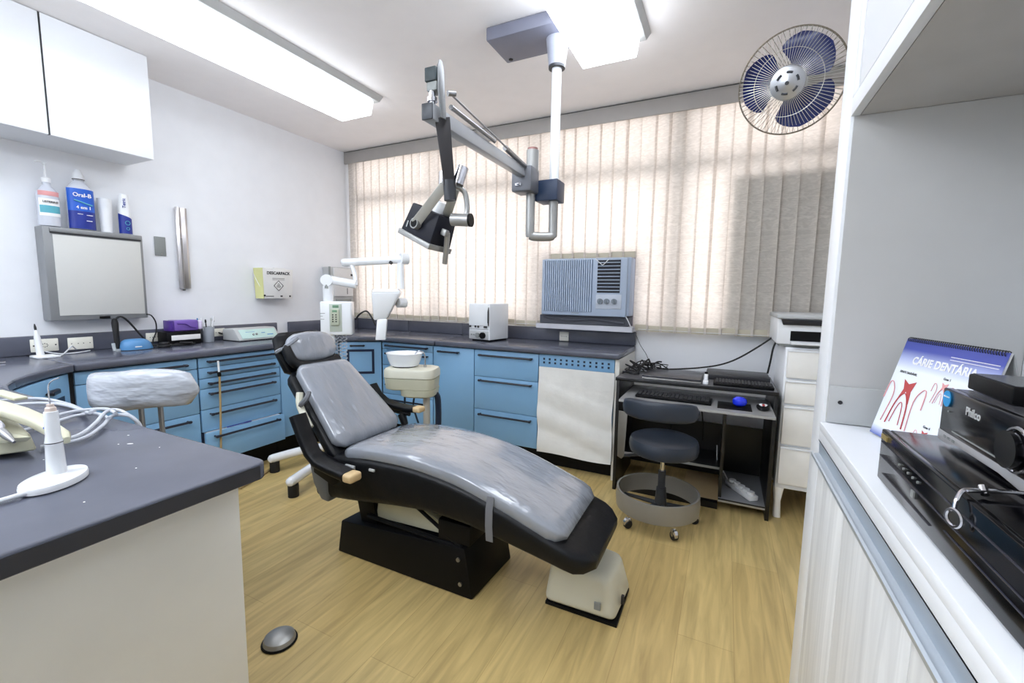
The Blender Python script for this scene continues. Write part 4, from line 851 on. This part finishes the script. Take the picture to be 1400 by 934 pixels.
# lamp head axes
Lc = V((2.464, -2.049, 1.440))
wa = lambda a, b, c: (R_ * a + U_ * b + F_ * c)
av = wa(-.129, .080, .085).normalized(); bv = wa(.066, -.002, .088); bv = (bv - av * bv.dot(av)).normalized(); nv = av.cross(bv); nv = nv if nv.z > 0 else -nv
La, Lb, Ln = .180, .118, .128
hp = lambda a, b, n_: Lc + av * a + bv * b + nv * n_
def hbox(a0, a1, b0, b1, n0, n1, bev=0): return [hp(a0, b0, n0), hp(a1, b0, n0), hp(a1, b1, n0), hp(a0, b1, n0), hp(a0, b0, n1), hp(a1, b0, n1), hp(a1, b1, n1), hp(a0, b1, n1)]
hd = part('lamp_head', MB().frustum([hp(0, 0, .012), hp(La, 0, .012), hp(La, Lb, .012), hp(0, Lb, .012), hp(.01, .008, Ln), hp(La - .01, .008, Ln), hp(La - .01, Lb - .008, Ln), hp(.01, Lb - .008, Ln)], .006), mat('lamp_navy', (12, 15, 30), .5, spec=.3), t)
part('rim', MB().frustum(hbox(-.006, La + .006, -.006, Lb + .006, -.008, .014), .003), silver, hd)
part('reflector', MB().frustum(hbox(.01, La - .01, .01, Lb - .01, -.0095, -.0082)), chrome, hd)
part('brand_mark', MB().frustum(hbox(La - .03, La - .026, -.0015, .002, .03, .055)), lgrey, hd)
part('grip', MB().tube([hp(-.02, .05, .075), hp(-.022, .07, .02), hp(-.024, .09, -.045)], .011, 8, 4).m(0).frustum(hbox(-.03, -.004, .03, .05, .06, .085), .003), silver, hd)
pv = V((2.63, -2.07, 1.62))
k1 = hp(.095, -.012, .060); k2 = hp(.09, Lb + .012, .08)
part('yoke', plate((2.575, -2.10, 1.650), k1, .017, .019, .004), mat('yoke_silver', (188, 188, 182), .4, .1), t)
part('yoke', plate((2.605, -2.075, 1.640), k2, .015, .020, .004), mat('yoke_silver', (188, 188, 182), .4, .1), t)
part('barrel', MB().cyl(hp(.075, .06, Ln - .01), hp(.07, .06, Ln + .045), .026), gwhite, t)
part('yoke_knob', MB().cyl(k1 - bv * .010, k1 + bv * .012, .021).m(1).cyl(k1 - bv * .0115, k1 - bv * .0095, .016), [silver, black], t)
part('focus_handle', MB().tube([(2.60, -2.07, 1.65), (2.628, -2.05, 1.63), (2.636, -2.045, 1.57), (2.628, -2.05, 1.545)], .010, 10, 5).cyl((2.580, -2.06, 1.535), (2.650, -2.05, 1.530), .023).m(1).cyl((2.649, -2.05, 1.53), (2.657, -2.049, 1.53), .024), [silver, black], t)

# ------------------------------------------------------------------ fan
t = thing('wall_fan', 'oscillating fan with three translucent blue blades high on the right', 'fan', (3.72, -1.0, 2.24))
fc = V((3.712, -1.0, 2.243)); fn_ = (-.60 * R_ - .42 * U_ - .68 * F_).normalized(); fu = fn_.orthogonal().normalized(); fu = V((0, 0, 1)).cross(fn_).normalized(); fv = fn_.cross(fu)
FP = lambda r, a, d=0: fc + (fu * math.cos(a) + fv * math.sin(a)) * r + fn_ * d
RF = .214
cg = MB(); cg.torus(fc, fn_, RF, .0035, 72, 6)
part('cage_rim', cg, fan_rim, t)
def cage(front, n, name, mm):
    mb = MB(); s_ = 1 if front else -1
    for k in range(n):
        a = 2 * PI * k / n + (.02 if front else .05)
        mb.tube([FP(.055, a, s_ * .085), FP(.115, a, s_ * .078), FP(.175, a, s_ * .045), FP(RF, a, 0)], .00125, 4, 3)
    part(name, mb, mm, t)
cage(True, 80, 'front_cage', fan_wire); cage(False, 60, 'rear_cage', fan_rim)
part('cage_ring', MB().torus(fc + fn_ * .072, fn_, .135, .0013, 60, 5), fan_wire, t)
hubc = part('hub_badge', MB().lathe([(.0, .074), (.022, .073), (.03, .069), (.056, .069), (.068, .064), (.071, .052)][::-1], fc + fn_ * .022, fn_, 36), alu, t)
hh = MB()
for k in range(6):
    a = k * PI / 3 + .3; hh.tube([FP(.043, a - .28, .0925), FP(.043, a, .093), FP(.043, a + .28, .0925)], .0045, 6, 3)
hh.cyl(FP(0, 0, .094), FP(0, 0, .100), .008, seg=14); part('badge_slots', hh, dgrey, hubc)
def blade(a0):
    def f(u, v):
        r = .05 + (.194 - .05) * u; sp = .62 + .30 * math.sin(min(1, u * 1.25) * PI / 2) - (.55 * ((u - .6) / .4) ** 2 if u > .6 else 0)
        a = a0 + (v - .5) * 2 * sp + .22 * u; return FP(r, a, .018 - .05 * (v - .5))
    return MB().grid(f, 14, 16, .0015)
for k, a0 in enumerate((math.radians(160), math.radians(45), math.radians(-68))): part('blade', blade(a0), fan_blue, t, smooth=70)
part('motor', MB().lathe([(.02, -.13), (.05, -.125), (.058, -.09), (.06, -.04), (.045, -.03)], fc, fn_, 28), lgrey, t)
part('bracket_arm', MB().tube([FP(0, 0, -.11), V((3.85, -.80, 2.33)), V((4.02, -.80, 2.36)), V((4.245, -.80, 2.36))], .014, 10, 5).box((4.225, -.86, 2.29), (4.248, -.74, 2.43), .008), mat('fan_grey', (170, 168, 160), .5), t)

# ------------------------------------------------------------------ desk
t = thing('computer_desk', 'black computer desk with grey top and pulled-out keyboard tray by the window wall', 'desk', (3.355, -.45, 0))
dk = mat('desk_black', (16, 16, 18), .4); dtop = mat('desk_top_grey', (92, 92, 96), .3)
part('desktop', MB().box((2.905, -.69, .728), (3.80, -.16, .748), .002).m(1).box((2.91, -.69, .7485), (3.795, -.17, .750)), [dk, dtop], t)
for a, b in ((2.91, 2.93), (3.78, 3.80)): part('side_panel', MB().box((a, -.68, .001), (b, -.17, .727), .001), dk, t)
part('divider_panel', MB().box((3.535, -.66, .08), (3.552, -.18, .60)), dk, t)
part('shelf', MB().box((2.931, -.50, .19), (3.534, -.18, .205)).m(1).box((2.931, -.505, .19), (3.534, -.50, .205)), [dk, lgrey], t)
part('shelf', MB().box((2.931, -.66, .598), (3.779, -.18, .612)), dk, t)
part('bottom_board', MB().box((3.536, -.67, .055), (3.779, -.18, .075)).m(1).box((3.536, -.672, .058), (3.779, -.67, .068)).m(2).box((3.536, -.665, .0752), (3.779, -.18, .077)), [dk, alu, mat('grey_board', (140, 142, 146), .4)], t)
part('bottom_board', MB().box((2.931, -.66, .001), (3.534, -.62, .04)).m(1).box((3.33, -.62, .03), (3.534, -.18, .04)), [dk, tan], t)
part('back_panel', MB().box((2.931, -.19, .04), (3.779, -.18, .40)), dk, t)
part('keyboard_tray', MB().box((2.972, -.885, .640), (3.775, -.47, .655), .002).m(1).box((2.975, -.884, .6552), (3.772, -.47, .6568)), [mat('tray_edge', (170, 170, 168), .4), mat('tray_top', (150, 150, 150), .35)], t)
def keyboard(label, loc, rz, W, D):
    t = thing('keyboard', label, 'keyboard', loc, rz)
    part('case', MB().box((-W / 2, -D / 2, .0005), (W / 2, D / 2, .016), .003), black, t, local=True)
    kb = MB(); nx = 17
    for j in range(5):
        for i in range(nx):
            x0 = -W / 2 + .01 + i * (W - .02) / nx; y0 = -D / 2 + .012 + j * (D - .02) / 5
            kb.box((x0 + .001, y0, .016), (x0 + (W - .02) / nx - .0025, y0 + (D - .02) / 5 - .004, .023), .001, 1)
    part('keys', kb, mat('key_black', (34, 34, 38), .4), t, local=True)
keyboard('black keyboard lying on the desk top at the right', (3.625, -.585, .7505), .0, .31, .15)
keyboard('black keyboard on the pulled-out tray behind the stool backrest', (3.26, -.725, .657), -.02, .42, .14)
t = thing('laptop', 'closed grey laptop at the left of the desk top', 'laptop', (3.23, -.5, .7505))
part('base', MB().box((3.065, -.675, .7515), (3.405, -.40, .764), .003), silver, t); part('lid', MB().box((3.065, -.675, .765), (3.405, -.40, .777), .003), mat('laptop_lid', (70, 70, 76), .3, .4), t)
single('flat_black_box', MB().box((3.42, -.46, .7505), (3.775, -.22, .785), .004), mat('slab_dark', (44, 44, 48), .35), 'flat dark grey slab behind the desk top keyboard', 'box')
t = thing('adapter', 'small white adapter between the laptop and the keyboard', 'adapter', (3.43, -.60, .7505))
part('body', MB().box((3.412, -.66, .7505), (3.442, -.60, .768), .003).box((3.416, -.60, .7505), (3.438, -.56, .80), .004), wplast, t); part('plug_end', MB().box((3.418, -.575, .80), (3.436, -.56, .812), .002), black, t)
t = thing('mouse', 'black, red and white computer mouse at the right end of the tray', 'mouse', (3.725, -.74, .6575))
part('shell', MB().loft([((3.725, -.79, .664), (.012, 0, 0), (0, 0, .005)), ((3.725, -.775, .668), (.028, 0, 0), (0, 0, .010)), ((3.725, -.74, .672), (.033, 0, 0), (0, 0, .0145)), ((3.725, -.70, .668), (.03, 0, 0), (0, 0, .010)), ((3.725, -.685, .663), (.014, 0, 0), (0, 0, .005))], 20, 2.5), black, t, smooth=70)
part('top_cover', MB().loft([((3.725, -.765, .681), (.012, 0, 0), (0, 0, .002)), ((3.725, -.745, .685), (.022, 0, 0), (0, 0, .004)), ((3.725, -.71, .680), (.018, 0, 0), (0, 0, .003))], 16, 2.5).m(1).box((3.719, -.775, .682), (3.731, -.745, .690), .003), [wplast, redink], t, smooth=70)
single('mouse_pad', MB().box((3.50, -.83, .657), (3.67, -.66, .6605), .001), black, 'black mouse pad under the blue ball', 'mouse pad')
single('blue_ball', MB().lathe([(.001, 0), (.02, .003), (.034, .014), (.038, .028), (.034, .042), (.02, .053), (.001, .056)], (3.61, -.75, .661), seg=24), mat('glow_blue', (20, 50, 230), .25, coat=.5), 'bright blue rounded gel ball on the mouse pad', 'ball')
t = thing('power_strip', 'white multi-socket power strip lying in the right compartment of the desk', 'power strip', (3.70, -.5, .077))
pM = frame((3.725, -.625, .080), (-.55, .83, .0), (-.83, -.55, 0))
part('body', MB().box((0, -.028, 0), (.24, .028, .03), .004, 2, pM), wplast, t)
for i in range(5): part('socket', MB().cyl(pM @ V((.03 + i * .043, 0, .03)), pM @ V((.03 + i * .043, 0, .045)), .02, seg=16), wplast, t)
part('cord', MB().tube([pM @ V((.24, 0, .015)), pM @ V((.28, .01, .06)), pM @ V((.32, .03, .10)), pM @ V((.34, .03, .22))], .004, 8, 5), cord_w, t)
single('monitor_cable', MB().tube([(3.81, -.30, 1.05), (3.721, -.3, .968), (3.604, -.28, .875), (3.501, -.26, .82), (3.37, -.26, .787), (3.2, -.28, .765), (3.1, -.30, .762)], .0055, 8, 6), rubber, 'dark cable sagging from the printer across the wall to the desk', 'cable')
single('printer_cable', MB().tube([(3.805, -.30, 1.0), (3.79, -.30, .955), (3.78, -.30, .866), (3.772, -.28, .79)], .0055, 8, 5), rubber, 'short dark cable dropping beside the white drawer tower', 'cable')
mb = MB(); random.seed(4)
for k in range(9):
    P = [(2.93 + .02 * k + random.uniform(-.02, .02), -.45 + random.uniform(-.14, .12), .757)]
    for i in range(6): P.append((2.93 + .045 * i + random.uniform(-.03, .05), -.42 + random.uniform(-.15, .15), .757 + random.uniform(0, .055) + (.03 if i == 2 else 0)))
    P = [(min(max(a, 2.92), 3.30), (b if a < 3.05 else max(b, -.385)), c) for a, b, c in P]
    mb.tube(P, random.choice((.003, .004, .0055)), 6, 6)
single('cable_tangle', mb, rubber, 'tangle of black cables at the left back of the desk top', 'cables')['kind'] = 'stuff'
single('thin_cable', MB().tube([(2.905, -.02, .96), (2.95, -.10, .90), (3.02, -.25, .85), (3.05, -.33, .80), (3.0, -.36, .77)], .002, 6, 6), rubber, 'thin cable running down from the end of the backsplash', 'cable')
single('desk_cable', MB().tube([(3.22, -.60, .64), (3.22, -.50, .60), (3.25, -.30, .50), (3.20, -.22, .30)], .004, 6, 6).tube([(3.40, -.45, .60), (3.42, -.40, .45), (3.42, -.3, .3)], .004, 6, 5), rubber, 'black cables hanging below the keyboard tray', 'cable')

# ------------------------------------------------------------------ operator stool
t = thing('operator_stool', 'dark grey round stool with a metal foot ring in front of the desk', 'stool', (3.235, -.965, 0))
sx_, sy_ = 3.245, -.965
part('seat', MB().lathe([(.10, .405), (.165, .405), (.178, .412), (.184, .435), (.184, .46), (.176, .483), (.155, .493), (.08, .488), (.0005, .486)], (sx_, sy_, 0), seg=48), stool_vinyl, t)
part('column', MB().cyl((sx_, sy_, .28), (sx_, sy_, .405), .012), chrome, t)
part('column_sleeve', MB().cyl((sx_, sy_, .20), (sx_, sy_, .30), .02).cyl((sx_, sy_, .055), (sx_, sy_, .20), .038, .026), dgrey, t)
rg = MB(); n = 64; rs = []
for k in range(n):
    a = 2 * PI * k / n; e = V((math.cos(a), math.sin(a), 0)); c = V((3.225, -.965, 0))
    rs.append([c + e * .222 + V((0, 0, .085)), c + e * .226 + V((0, 0, .135)), c + e * .222 + V((0, 0, .188)), c + e * .212 + V((0, 0, .188)), c + e * .215 + V((0, 0, .135)), c + e * .212 + V((0, 0, .085))])
part('foot_ring', rg.rings(rs, False, True), [ring_m], t, label='hammered metal foot ring')
for k in range(5):
    a = math.radians(-128 + 72 * k); c = V((3.225, -.965, 0)); e = V((math.cos(a), math.sin(a), 0)); p = c + e * .205
    lg = part('leg', MB().tube([V((sx_, sy_, .105)), p + V((0, 0, .088))], .014, 8, 1, .010), dgrey, t)
    part('caster', MB().lathe([(.020, 0), (.024, .006), (.024, .024), (.020, .03)], p + V((0, 0, .027)) - e.cross(V((0, 0, 1))) * .015, e.cross(V((0, 0, 1))), 20).m(1).lathe([(.012, .001), (.026, .006), (.027, .022), (.012, .028)], p + V((0, 0, .036)) - e.cross(V((0, 0, 1))) * .013, e.cross(V((0, 0, 1))), 20).cyl(p + V((0, 0, .05)), p + V((0, 0, .088)), .006), [rubber, chrome], lg)
bcn = V((3.235, -1.05, .675)); secs = []
for i in range(17):
    s_ = -1 + 2 * i / 16; a = s_ * .95; q = (1 - abs(s_) ** 5) ** .4 * .8 + .2
    p = V((3.228 + .235 * math.sin(a), -.945 - .20 * math.cos(a), .672)); tn = V((math.cos(a), math.sin(a), 0)); nn = V((math.sin(a), -math.cos(a), 0))
    secs.append((p, nn * .022 * q, V((0, 0, .052 * q))))
part('backrest', MB().loft(secs, 22, 3.2), stool_vinyl, t, smooth=70)
part('backrest_post', MB().prism([(3.018, -1.085, .64), (3.068, -1.105, .64), (3.060, -1.105, .40), (3.045, -1.10, .375), (3.02, -1.085, .38)], (-.004, .006, 0), .001), mat('worn_metal', (120, 116, 108), .5, .5), t)
part('backrest_arm', MB().tube([(3.03, -1.085, .385), (3.10, -1.04, .388), (3.2, -.98, .395)], .009, 8, 3), dgrey, t)

# ------------------------------------------------------------------ drawer tower + printer
t = thing('drawer_tower', 'tall off-white plastic drawer tower between the desk and the right partition', 'drawers', (4.0, -.38, 0))
part('frame', MB().box((3.822, -.615, .185), (4.16, -.12, .995), .006), lam_white, t)
tw = mat('tower_white', (246, 245, 240), .4)
for z0, z1 in ((.826, .985), (.682, .815), (.448, .668), (.215, .434)): part('drawer', MB().box((3.832, -.634, z0), (4.15, -.612, z1), .006, 2).m(1).box((3.832, -.640, z1 - .012), (4.15, -.634, z1), .003), [tw, lam_white], t)
for x_ in (3.835, 4.12): part('foot', MB().loft([((x_ + .012, -.585, .001), (.02, 0, 0), (0, .02, 0)), ((x_ + .008, -.59, .10), (.018, 0, 0), (0, .018, 0)), ((x_ + .01, -.58, .19), (.03, 0, 0), (0, .03, 0))], 12, 3), tw, t)
t = thing('printer', 'white printer with a dark control strip on top of the drawer tower', 'printer', (3.97, -.4, .997))
part('body', MB().box((3.775, -.60, 1.01), (4.17, -.15, 1.155), .008, 2), wplast, t)
part('scanner_lid', MB().box((3.768, -.62, 1.152), (4.175, -.15, 1.178), .006, 2), lgrey, t)
part('control_strip', MB().frustum([(3.80, -.615, 1.118), (4.15, -.615, 1.118), (4.15, -.60, 1.118), (3.80, -.60, 1.118), (3.79, -.625, 1.148), (4.16, -.625, 1.148), (4.16, -.60, 1.148), (3.79, -.60, 1.148)], .002), mat('strip_dark', (36, 38, 46), .3), t)
part('paper_slot', MB().box((3.84, -.602, 1.03), (4.14, -.598, 1.085)), black, t)
part('paper_tray', MB().box((3.84, -.66, 1.014), (4.12, -.60, 1.026), .003), wplast, t); part('foot', MB().box((3.79, -.59, .998), (4.15, -.17, 1.01)), greypl, t)
text('logo_text', 'EPSON', .013, frame((4.02, -.622, 1.165), (1, 0, 0), (0, 0, 1)), greypl, t, .0004)

# ------------------------------------------------------------------ right partition, niche and units
PX = 3.75
t = thing('partition_panel', 'full-height white partition panel between the window area and the right niche', 'panel', (3.9, -2.04, 0))
part('panel', MB().box((PX, -2.10, .001), (4.247, -1.985, H - .002), .002), lam_white, t)
part('niche_lining', MB().box((3.757, -2.104, .951), (4.10, -2.1005, 1.699)), mat('niche_grey', (202, 202, 201), .6, var=.02), t)
struct('wall_niche', MB().box((4.10, -3.9, .95), (4.13, -2.1055, 1.70)), shade_white)
t = thing('niche_rail', 'low grey board across the back of the niche worktop with a screw hole', 'board', (3.85, -2.11, .95))
part('board', MB().box((3.757, -2.112, .951), (4.099, -2.1045, 1.045), .001), mat('rail_grey', (190, 192, 192), .5), t); part('hole', MB().cyl((3.782, -2.1115, 1.005), (3.782, -2.1135, 1.005), .005, seg=12), dkink, t)
t = thing('niche_worktop', 'white worktop in the right niche carrying the calendar and stereos', 'worktop', (3.92, -2.9, .92))
part('slab', MB().box((PX - .006, -3.9, .93), (4.12, -2.1125, .95), .002), lam_white, t); part('front_rail', MB().box((PX - .004, -3.9, .902), (PX + .016, -2.102, .9295), .001), lam_white, t)
t = thing('base_cabinet', 'pale wood-grain cupboard with an aluminium edge grip below the niche', 'cabinet', (3.95, -2.9, 0))
part('carcass', MB().box((PX + .022, -3.88, .08), (4.12, -2.102, .90)), shade_white, t); part('plinth', MB().box((PX + .04, -3.88, .001), (4.12, -2.102, .079)), shade_white, t)
ys = [-2.104, -2.385, -2.75, -3.115, -3.48, -3.85]
for a, b in zip(ys, ys[1:]): part('door', MB().box((PX, b + .0012, .08), (PX + .02, a - .0012, .868), .0008), grain, t)
part('grip_profile', MB().prism([(PX - .004, -3.86, .90), (PX - .002, -3.86, .90), (PX - .0005, -3.86, .866), (PX - .012, -3.86, .862), (PX - .014, -3.86, .868), (PX - .018, -3.86, .866), (PX - .016, -3.86, .856), (PX + .018, -3.86, .860), (PX + .018, -3.86, .90)], (0, 1.757, 0)), mat('grip_alu', (176, 186, 196), .35, .3), t)
t = thing('wall_cabinet', 'white wall cabinet over the right niche at the top right', 'cabinet', (3.95, -2.9, 1.70))
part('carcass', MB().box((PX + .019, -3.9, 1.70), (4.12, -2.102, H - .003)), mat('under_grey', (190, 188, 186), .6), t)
part('bottom_rail', MB().box((PX, -3.9, 1.70), (PX + .018, -2.102, 1.742), .001), lam_white, t)
part('door', MB().box((PX, -3.9, 1.744), (PX + .018, -2.165, H - .003), .001), lam_white, t)
part('stile', MB().box((PX, -2.152, 1.744), (PX + .018, -2.102, H - .003), .001).m(1).box((PX + .004, -2.164, 1.744), (PX + .012, -2.152, H - .003)), [lam_white, lgrey], t)

# calendar
th = math.radians(-78); d_ = V((math.cos(th), math.sin(th), 0)); ta = math.radians(13.9); nb = V((-math.sin(th), math.cos(th), 0))
A = V((3.834, -2.166, .9535)); upv = (nb * math.sin(ta) + V((0, 0, 1)) * math.cos(ta)); HH, WW = .231, .274
t = thing('desk_calendar', 'spiral desk calendar with tooth drawings and the title CÁRIE DENTÁRIA', 'calendar', A + d_ * .13)
CM = frame(A, d_, upv); zc = CM.to_3x3().col[2]
def calmat():
    M = bpy.data.materials.new('calendar_print'); M.use_nodes = True; n = M.node_tree.nodes; l = M.node_tree.links; p = n['Principled BSDF']; p.inputs['Roughness'].default_value = .4
    at = n.new('ShaderNodeAttribute'); at.attribute_name = 'tv'
    ra = n.new('ShaderNodeValToRGB'); e = ra.color_ramp.elements; e[0].position = 0; e[0].color = rgb(70, 90, 170); e[1].position = .10; e[1].color = rgb(232, 238, 250)
    for q, c in ((.70, (236, 242, 250)), (.80, (176, 186, 226)), (.90, (70, 82, 168)), (1, (60, 72, 150))): el = e.new(q); el.color = rgb(*c)
    l.new(at.outputs['Fac'], ra.inputs[0]); l.new(ra.outputs[0], p.inputs['Base Color']); return M
pg = part('front_page', MB().grid(lambda u, v: CM @ V((WW * u, HH * v, .001)), 1, 24, None), calmat(), t, smooth=0)
at = pg.data.attributes.new('tv', 'FLOAT', 'POINT')
inv = (ROOTM[t.name].inverted() @ CM).inverted()
for i, v in enumerate(pg.data.vertices): at.data[i].value = (inv @ v.co).y / HH
part('page_block', MB().box((0, 0, -.003), (WW, HH, .0004), 0, 2, CM), whitelab, t)
back = MB().frustum([A + nb * .11 + V((0, 0, .0)), A + d_ * WW + nb * .11, A + d_ * WW + nb * .112, A + nb * .112, CM @ V((0, HH, -.003)), CM @ V((WW, HH, -.003)), CM @ V((WW, HH, -.005)), CM @ V((0, HH, -.005))])
part('back_support', back, lgrey, t)
sp_ = MB()
for i in range(44): sp_.torus(CM @ V((.008 + i * (WW - .016) / 43, HH - .002, -.001)), CM.to_3x3().col[0], .005, .0009, 10, 4)
part('spiral_binding', sp_, dkink, t)
text('title_text', 'CÁRIE DENTÁRIA', .023, CM @ Matrix.Translation((WW * .50, HH * .795, .0015)), whitelab, pg, .0003, .0007)
for s_, px_, py_, z_ in (('DENTE SAUDÁVEL', .18, .67, .007), ('Grau 1', .60, .70, .007), ('Grau 2', .88, .70, .007), ('Grau 4', .60, .26, .007), ('Grau 3', .88, .26, .007)): text('caption_text', s_, z_, CM @ Matrix.Translation((WW * px_, HH * py_, .0015)), dkink, pg, .0002, .0001)
def tooth(cx, cy, s, col, core):
    Q = lambda x, y, z=.0022: CM @ V((cx + x * s, cy + y * s, z)); w_ = .0013 if s > .1 else .0007
    mb = MB().tube([Q(-.26, -.5), Q(-.2, -.1), Q(-.12, .12), Q(0, .22), Q(.12, .12), Q(.22, -.1), Q(.3, -.5)], w_, 4, 4)
    mb.tube([Q(-.14, -.45), Q(-.08, -.1), Q(0, .02), Q(.08, -.1), Q(.16, -.45)], w_ * .6, 4, 4)
    part('tooth_drawing', mb, col, pg)
    part('tooth_drawing', MB().prism([Q(-.18, .5, .0014), Q(0, .42, .0014), Q(.2, .5, .0014), Q(.14, .28, .0014), Q(.2, .02, .0014), Q(.13, .1, .0014), Q(0, .26, .0014), Q(-.12, .12, .0014), Q(-.2, .0, .0014), Q(-.1, .3, .0014)], zc * .0004), core, pg)
    for sg in (-1, 1): part('gum_drawing', MB().tube([Q(sg * .42, -.5), Q(sg * .34, .1), Q(sg * .46, .36), Q(sg * .58, .36), Q(sg * .62, 0)], w_ * .8, 4, 4), pinkink, pg)
tooth(WW * .24, HH * .38, .105, redink, redink); tooth(WW * .60, HH * .57, .045, pinkink, pinkink); tooth(WW * .60, HH * .13, .045, pinkink, redink); tooth(WW * .88, HH * .57, .045, pinkink, pinkink)
part('teeth_strip', MB().box((WW * .55, HH * .865, .0012), (WW * .97, HH * .87, .002), 0, 2, CM).box((WW * .55, HH * .89, .0012), (WW * .97, HH * .895, .002), 0, 2, CM), whitelab, pg)

# stereo stack
t = thing('dvd_receiver', 'wide glossy black stereo receiver at the bottom of the stack in the niche', 'stereo', (3.92, -2.72, .9505))
part('case', MB().box((3.772, -2.935, .956), (4.06, -2.505, 1.043), .004), gloss_black, t)
fp = part('front_panel', MB().box((3.764, -2.937, .9565), (3.774, -2.503, 1.043), .002, 2), gloss_black, t)
part('panel_seams', MB().box((3.7625, -2.93, 1.022), (3.765, -2.51, 1.0235)).box((3.7625, -2.93, .998), (3.765, -2.51, .9995)).box((3.7625, -2.72, .972), (3.765, -2.53, .9732)).box((3.7625, -2.93, .985), (3.765, -2.76, .9862)), mat('seam_grey', (60, 62, 74), .2), fp)
for i in range(5): part('button', MB().cyl((3.7645, -2.60 - i * .018, 1.012), (3.762, -2.60 - i * .018, 1.012), .002, seg=8), greypl, fp)
part('button', MB().box((3.762, -2.665, .985), (3.7645, -2.655, .995)), greypl, fp)
part('logo_plate', MB().box((3.7625, -2.535, 1.028), (3.7645, -2.508, 1.036)), mat('gold', (206, 184, 120), .3, .6), fp)
part('foot', MB().box((3.785, -2.54, .9505), (3.82, -2.52, .956)).box((3.785, -2.92, .9505), (3.82, -2.90, .956)).box((4.0, -2.92, .9505), (4.03, -2.90, .956)).box((4.0, -2.54, .9505), (4.03, -2.52, .956)), rubber, t)
t = thing('micro_stereo', 'glossy black micro stereo with a blue round sticker and silver lower trim', 'stereo', (3.93, -2.68, 1.045))
part('case', MB().box((3.835, -2.835, 1.046), (4.055, -2.538, 1.128), .004), mat('case_grey', (70, 70, 74), .25), t)
fp = part('front_panel', MB().prism([(3.826, -2.838, 1.060), (3.826, -2.535, 1.060), (3.826, -2.535, 1.128), (3.826, -2.838, 1.128)], (.012, 0, 0), .002), gloss_black, t)
part('silver_trim', MB().prism([(3.825, -2.838, 1.046), (3.825, -2.77, 1.046), (3.825, -2.71, 1.052), (3.825, -2.60, 1.052), (3.825, -2.57, 1.0465), (3.825, -2.536, 1.0465), (3.825, -2.536, 1.062), (3.825, -2.838, 1.062)], (.008, 0, 0), .0005), mat('trim_silver', (190, 190, 192), .3, .4), fp)
part('sticker', MB().cyl((3.826, -2.551, 1.113), (3.825, -2.551, 1.113), .0125, seg=28), mat('sticker_blue', (40, 150, 214), .4), fp)
text('logo_text', 'Philco', .0165, frame((3.8255, -2.632, 1.108), (0, -1, 0), (0, 0, 1)), lgrey, fp, .0004, .0003)
part('seams', MB().box((3.8248, -2.72, 1.068), (3.8262, -2.58, 1.0695)).cyl((3.826, -2.56, 1.095), (3.825, -2.56, 1.095), .0014, seg=8), greypl, fp)
part('volume_knob', MB().cyl((3.826, -2.745, 1.092), (3.812, -2.745, 1.092), .022, seg=32).m(1).torus((3.822, -2.745, 1.092), (1, 0, 0), .026, .0022, 32, 6), [gloss_black, chrome], fp)
text('sticker_text', 'BLUETOOTH', .0032, frame((3.8247, -2.551, 1.116), (0, -1, 0), (0, 0, 1)), whitelab, fp, .0002)
text('trim_text', 'CD  MP3  USB', .006, frame((3.8247, -2.575, 1.0555), (0, -1, 0), (0, 0, 1)), greypl, fp, .0002)
t = thing('set_top_box', 'thin black box lying on top of the micro stereo', 'box', (3.94, -2.6, 1.1285))
part('case', MB().box((3.853, -2.652, 1.129), (4.03, -2.533, 1.153), .003), black, t); part('top_plate', MB().box((3.857, -2.648, 1.1525), (4.026, -2.537, 1.1538)), mat('plate_sheen', (70, 72, 76), .25), t)
P = [(3.822, -2.745, 1.066), (3.807, -2.76, 1.063), (3.790, -2.78, 1.062), (3.770, -2.80, 1.062), (3.757, -2.812, 1.054), (3.754, -2.818, 1.040), (3.754, -2.822, 1.028)]
P = [(3.820, -2.775, 1.052), (3.805, -2.778, 1.052), (3.782, -2.785, 1.051), (3.765, -2.79, 1.050), (3.757, -2.797, 1.040), (3.755, -2.80, 1.030)]
single('key_ring', MB().tube(P, .0022, 8, 5).tube([(a + .001, b - .004, c + .0005) for a, b, c in P[:4]], .0018, 6, 4).cyl((3.783, -2.789, 1.048), (3.783, -2.781, 1.055), .004, seg=10).torus((3.754, -2.803, 1.020), (1, .35, 0), .0095, .002, 28, 6), chrome, 'silver chain with a ring draped over the receiver front', 'chain')
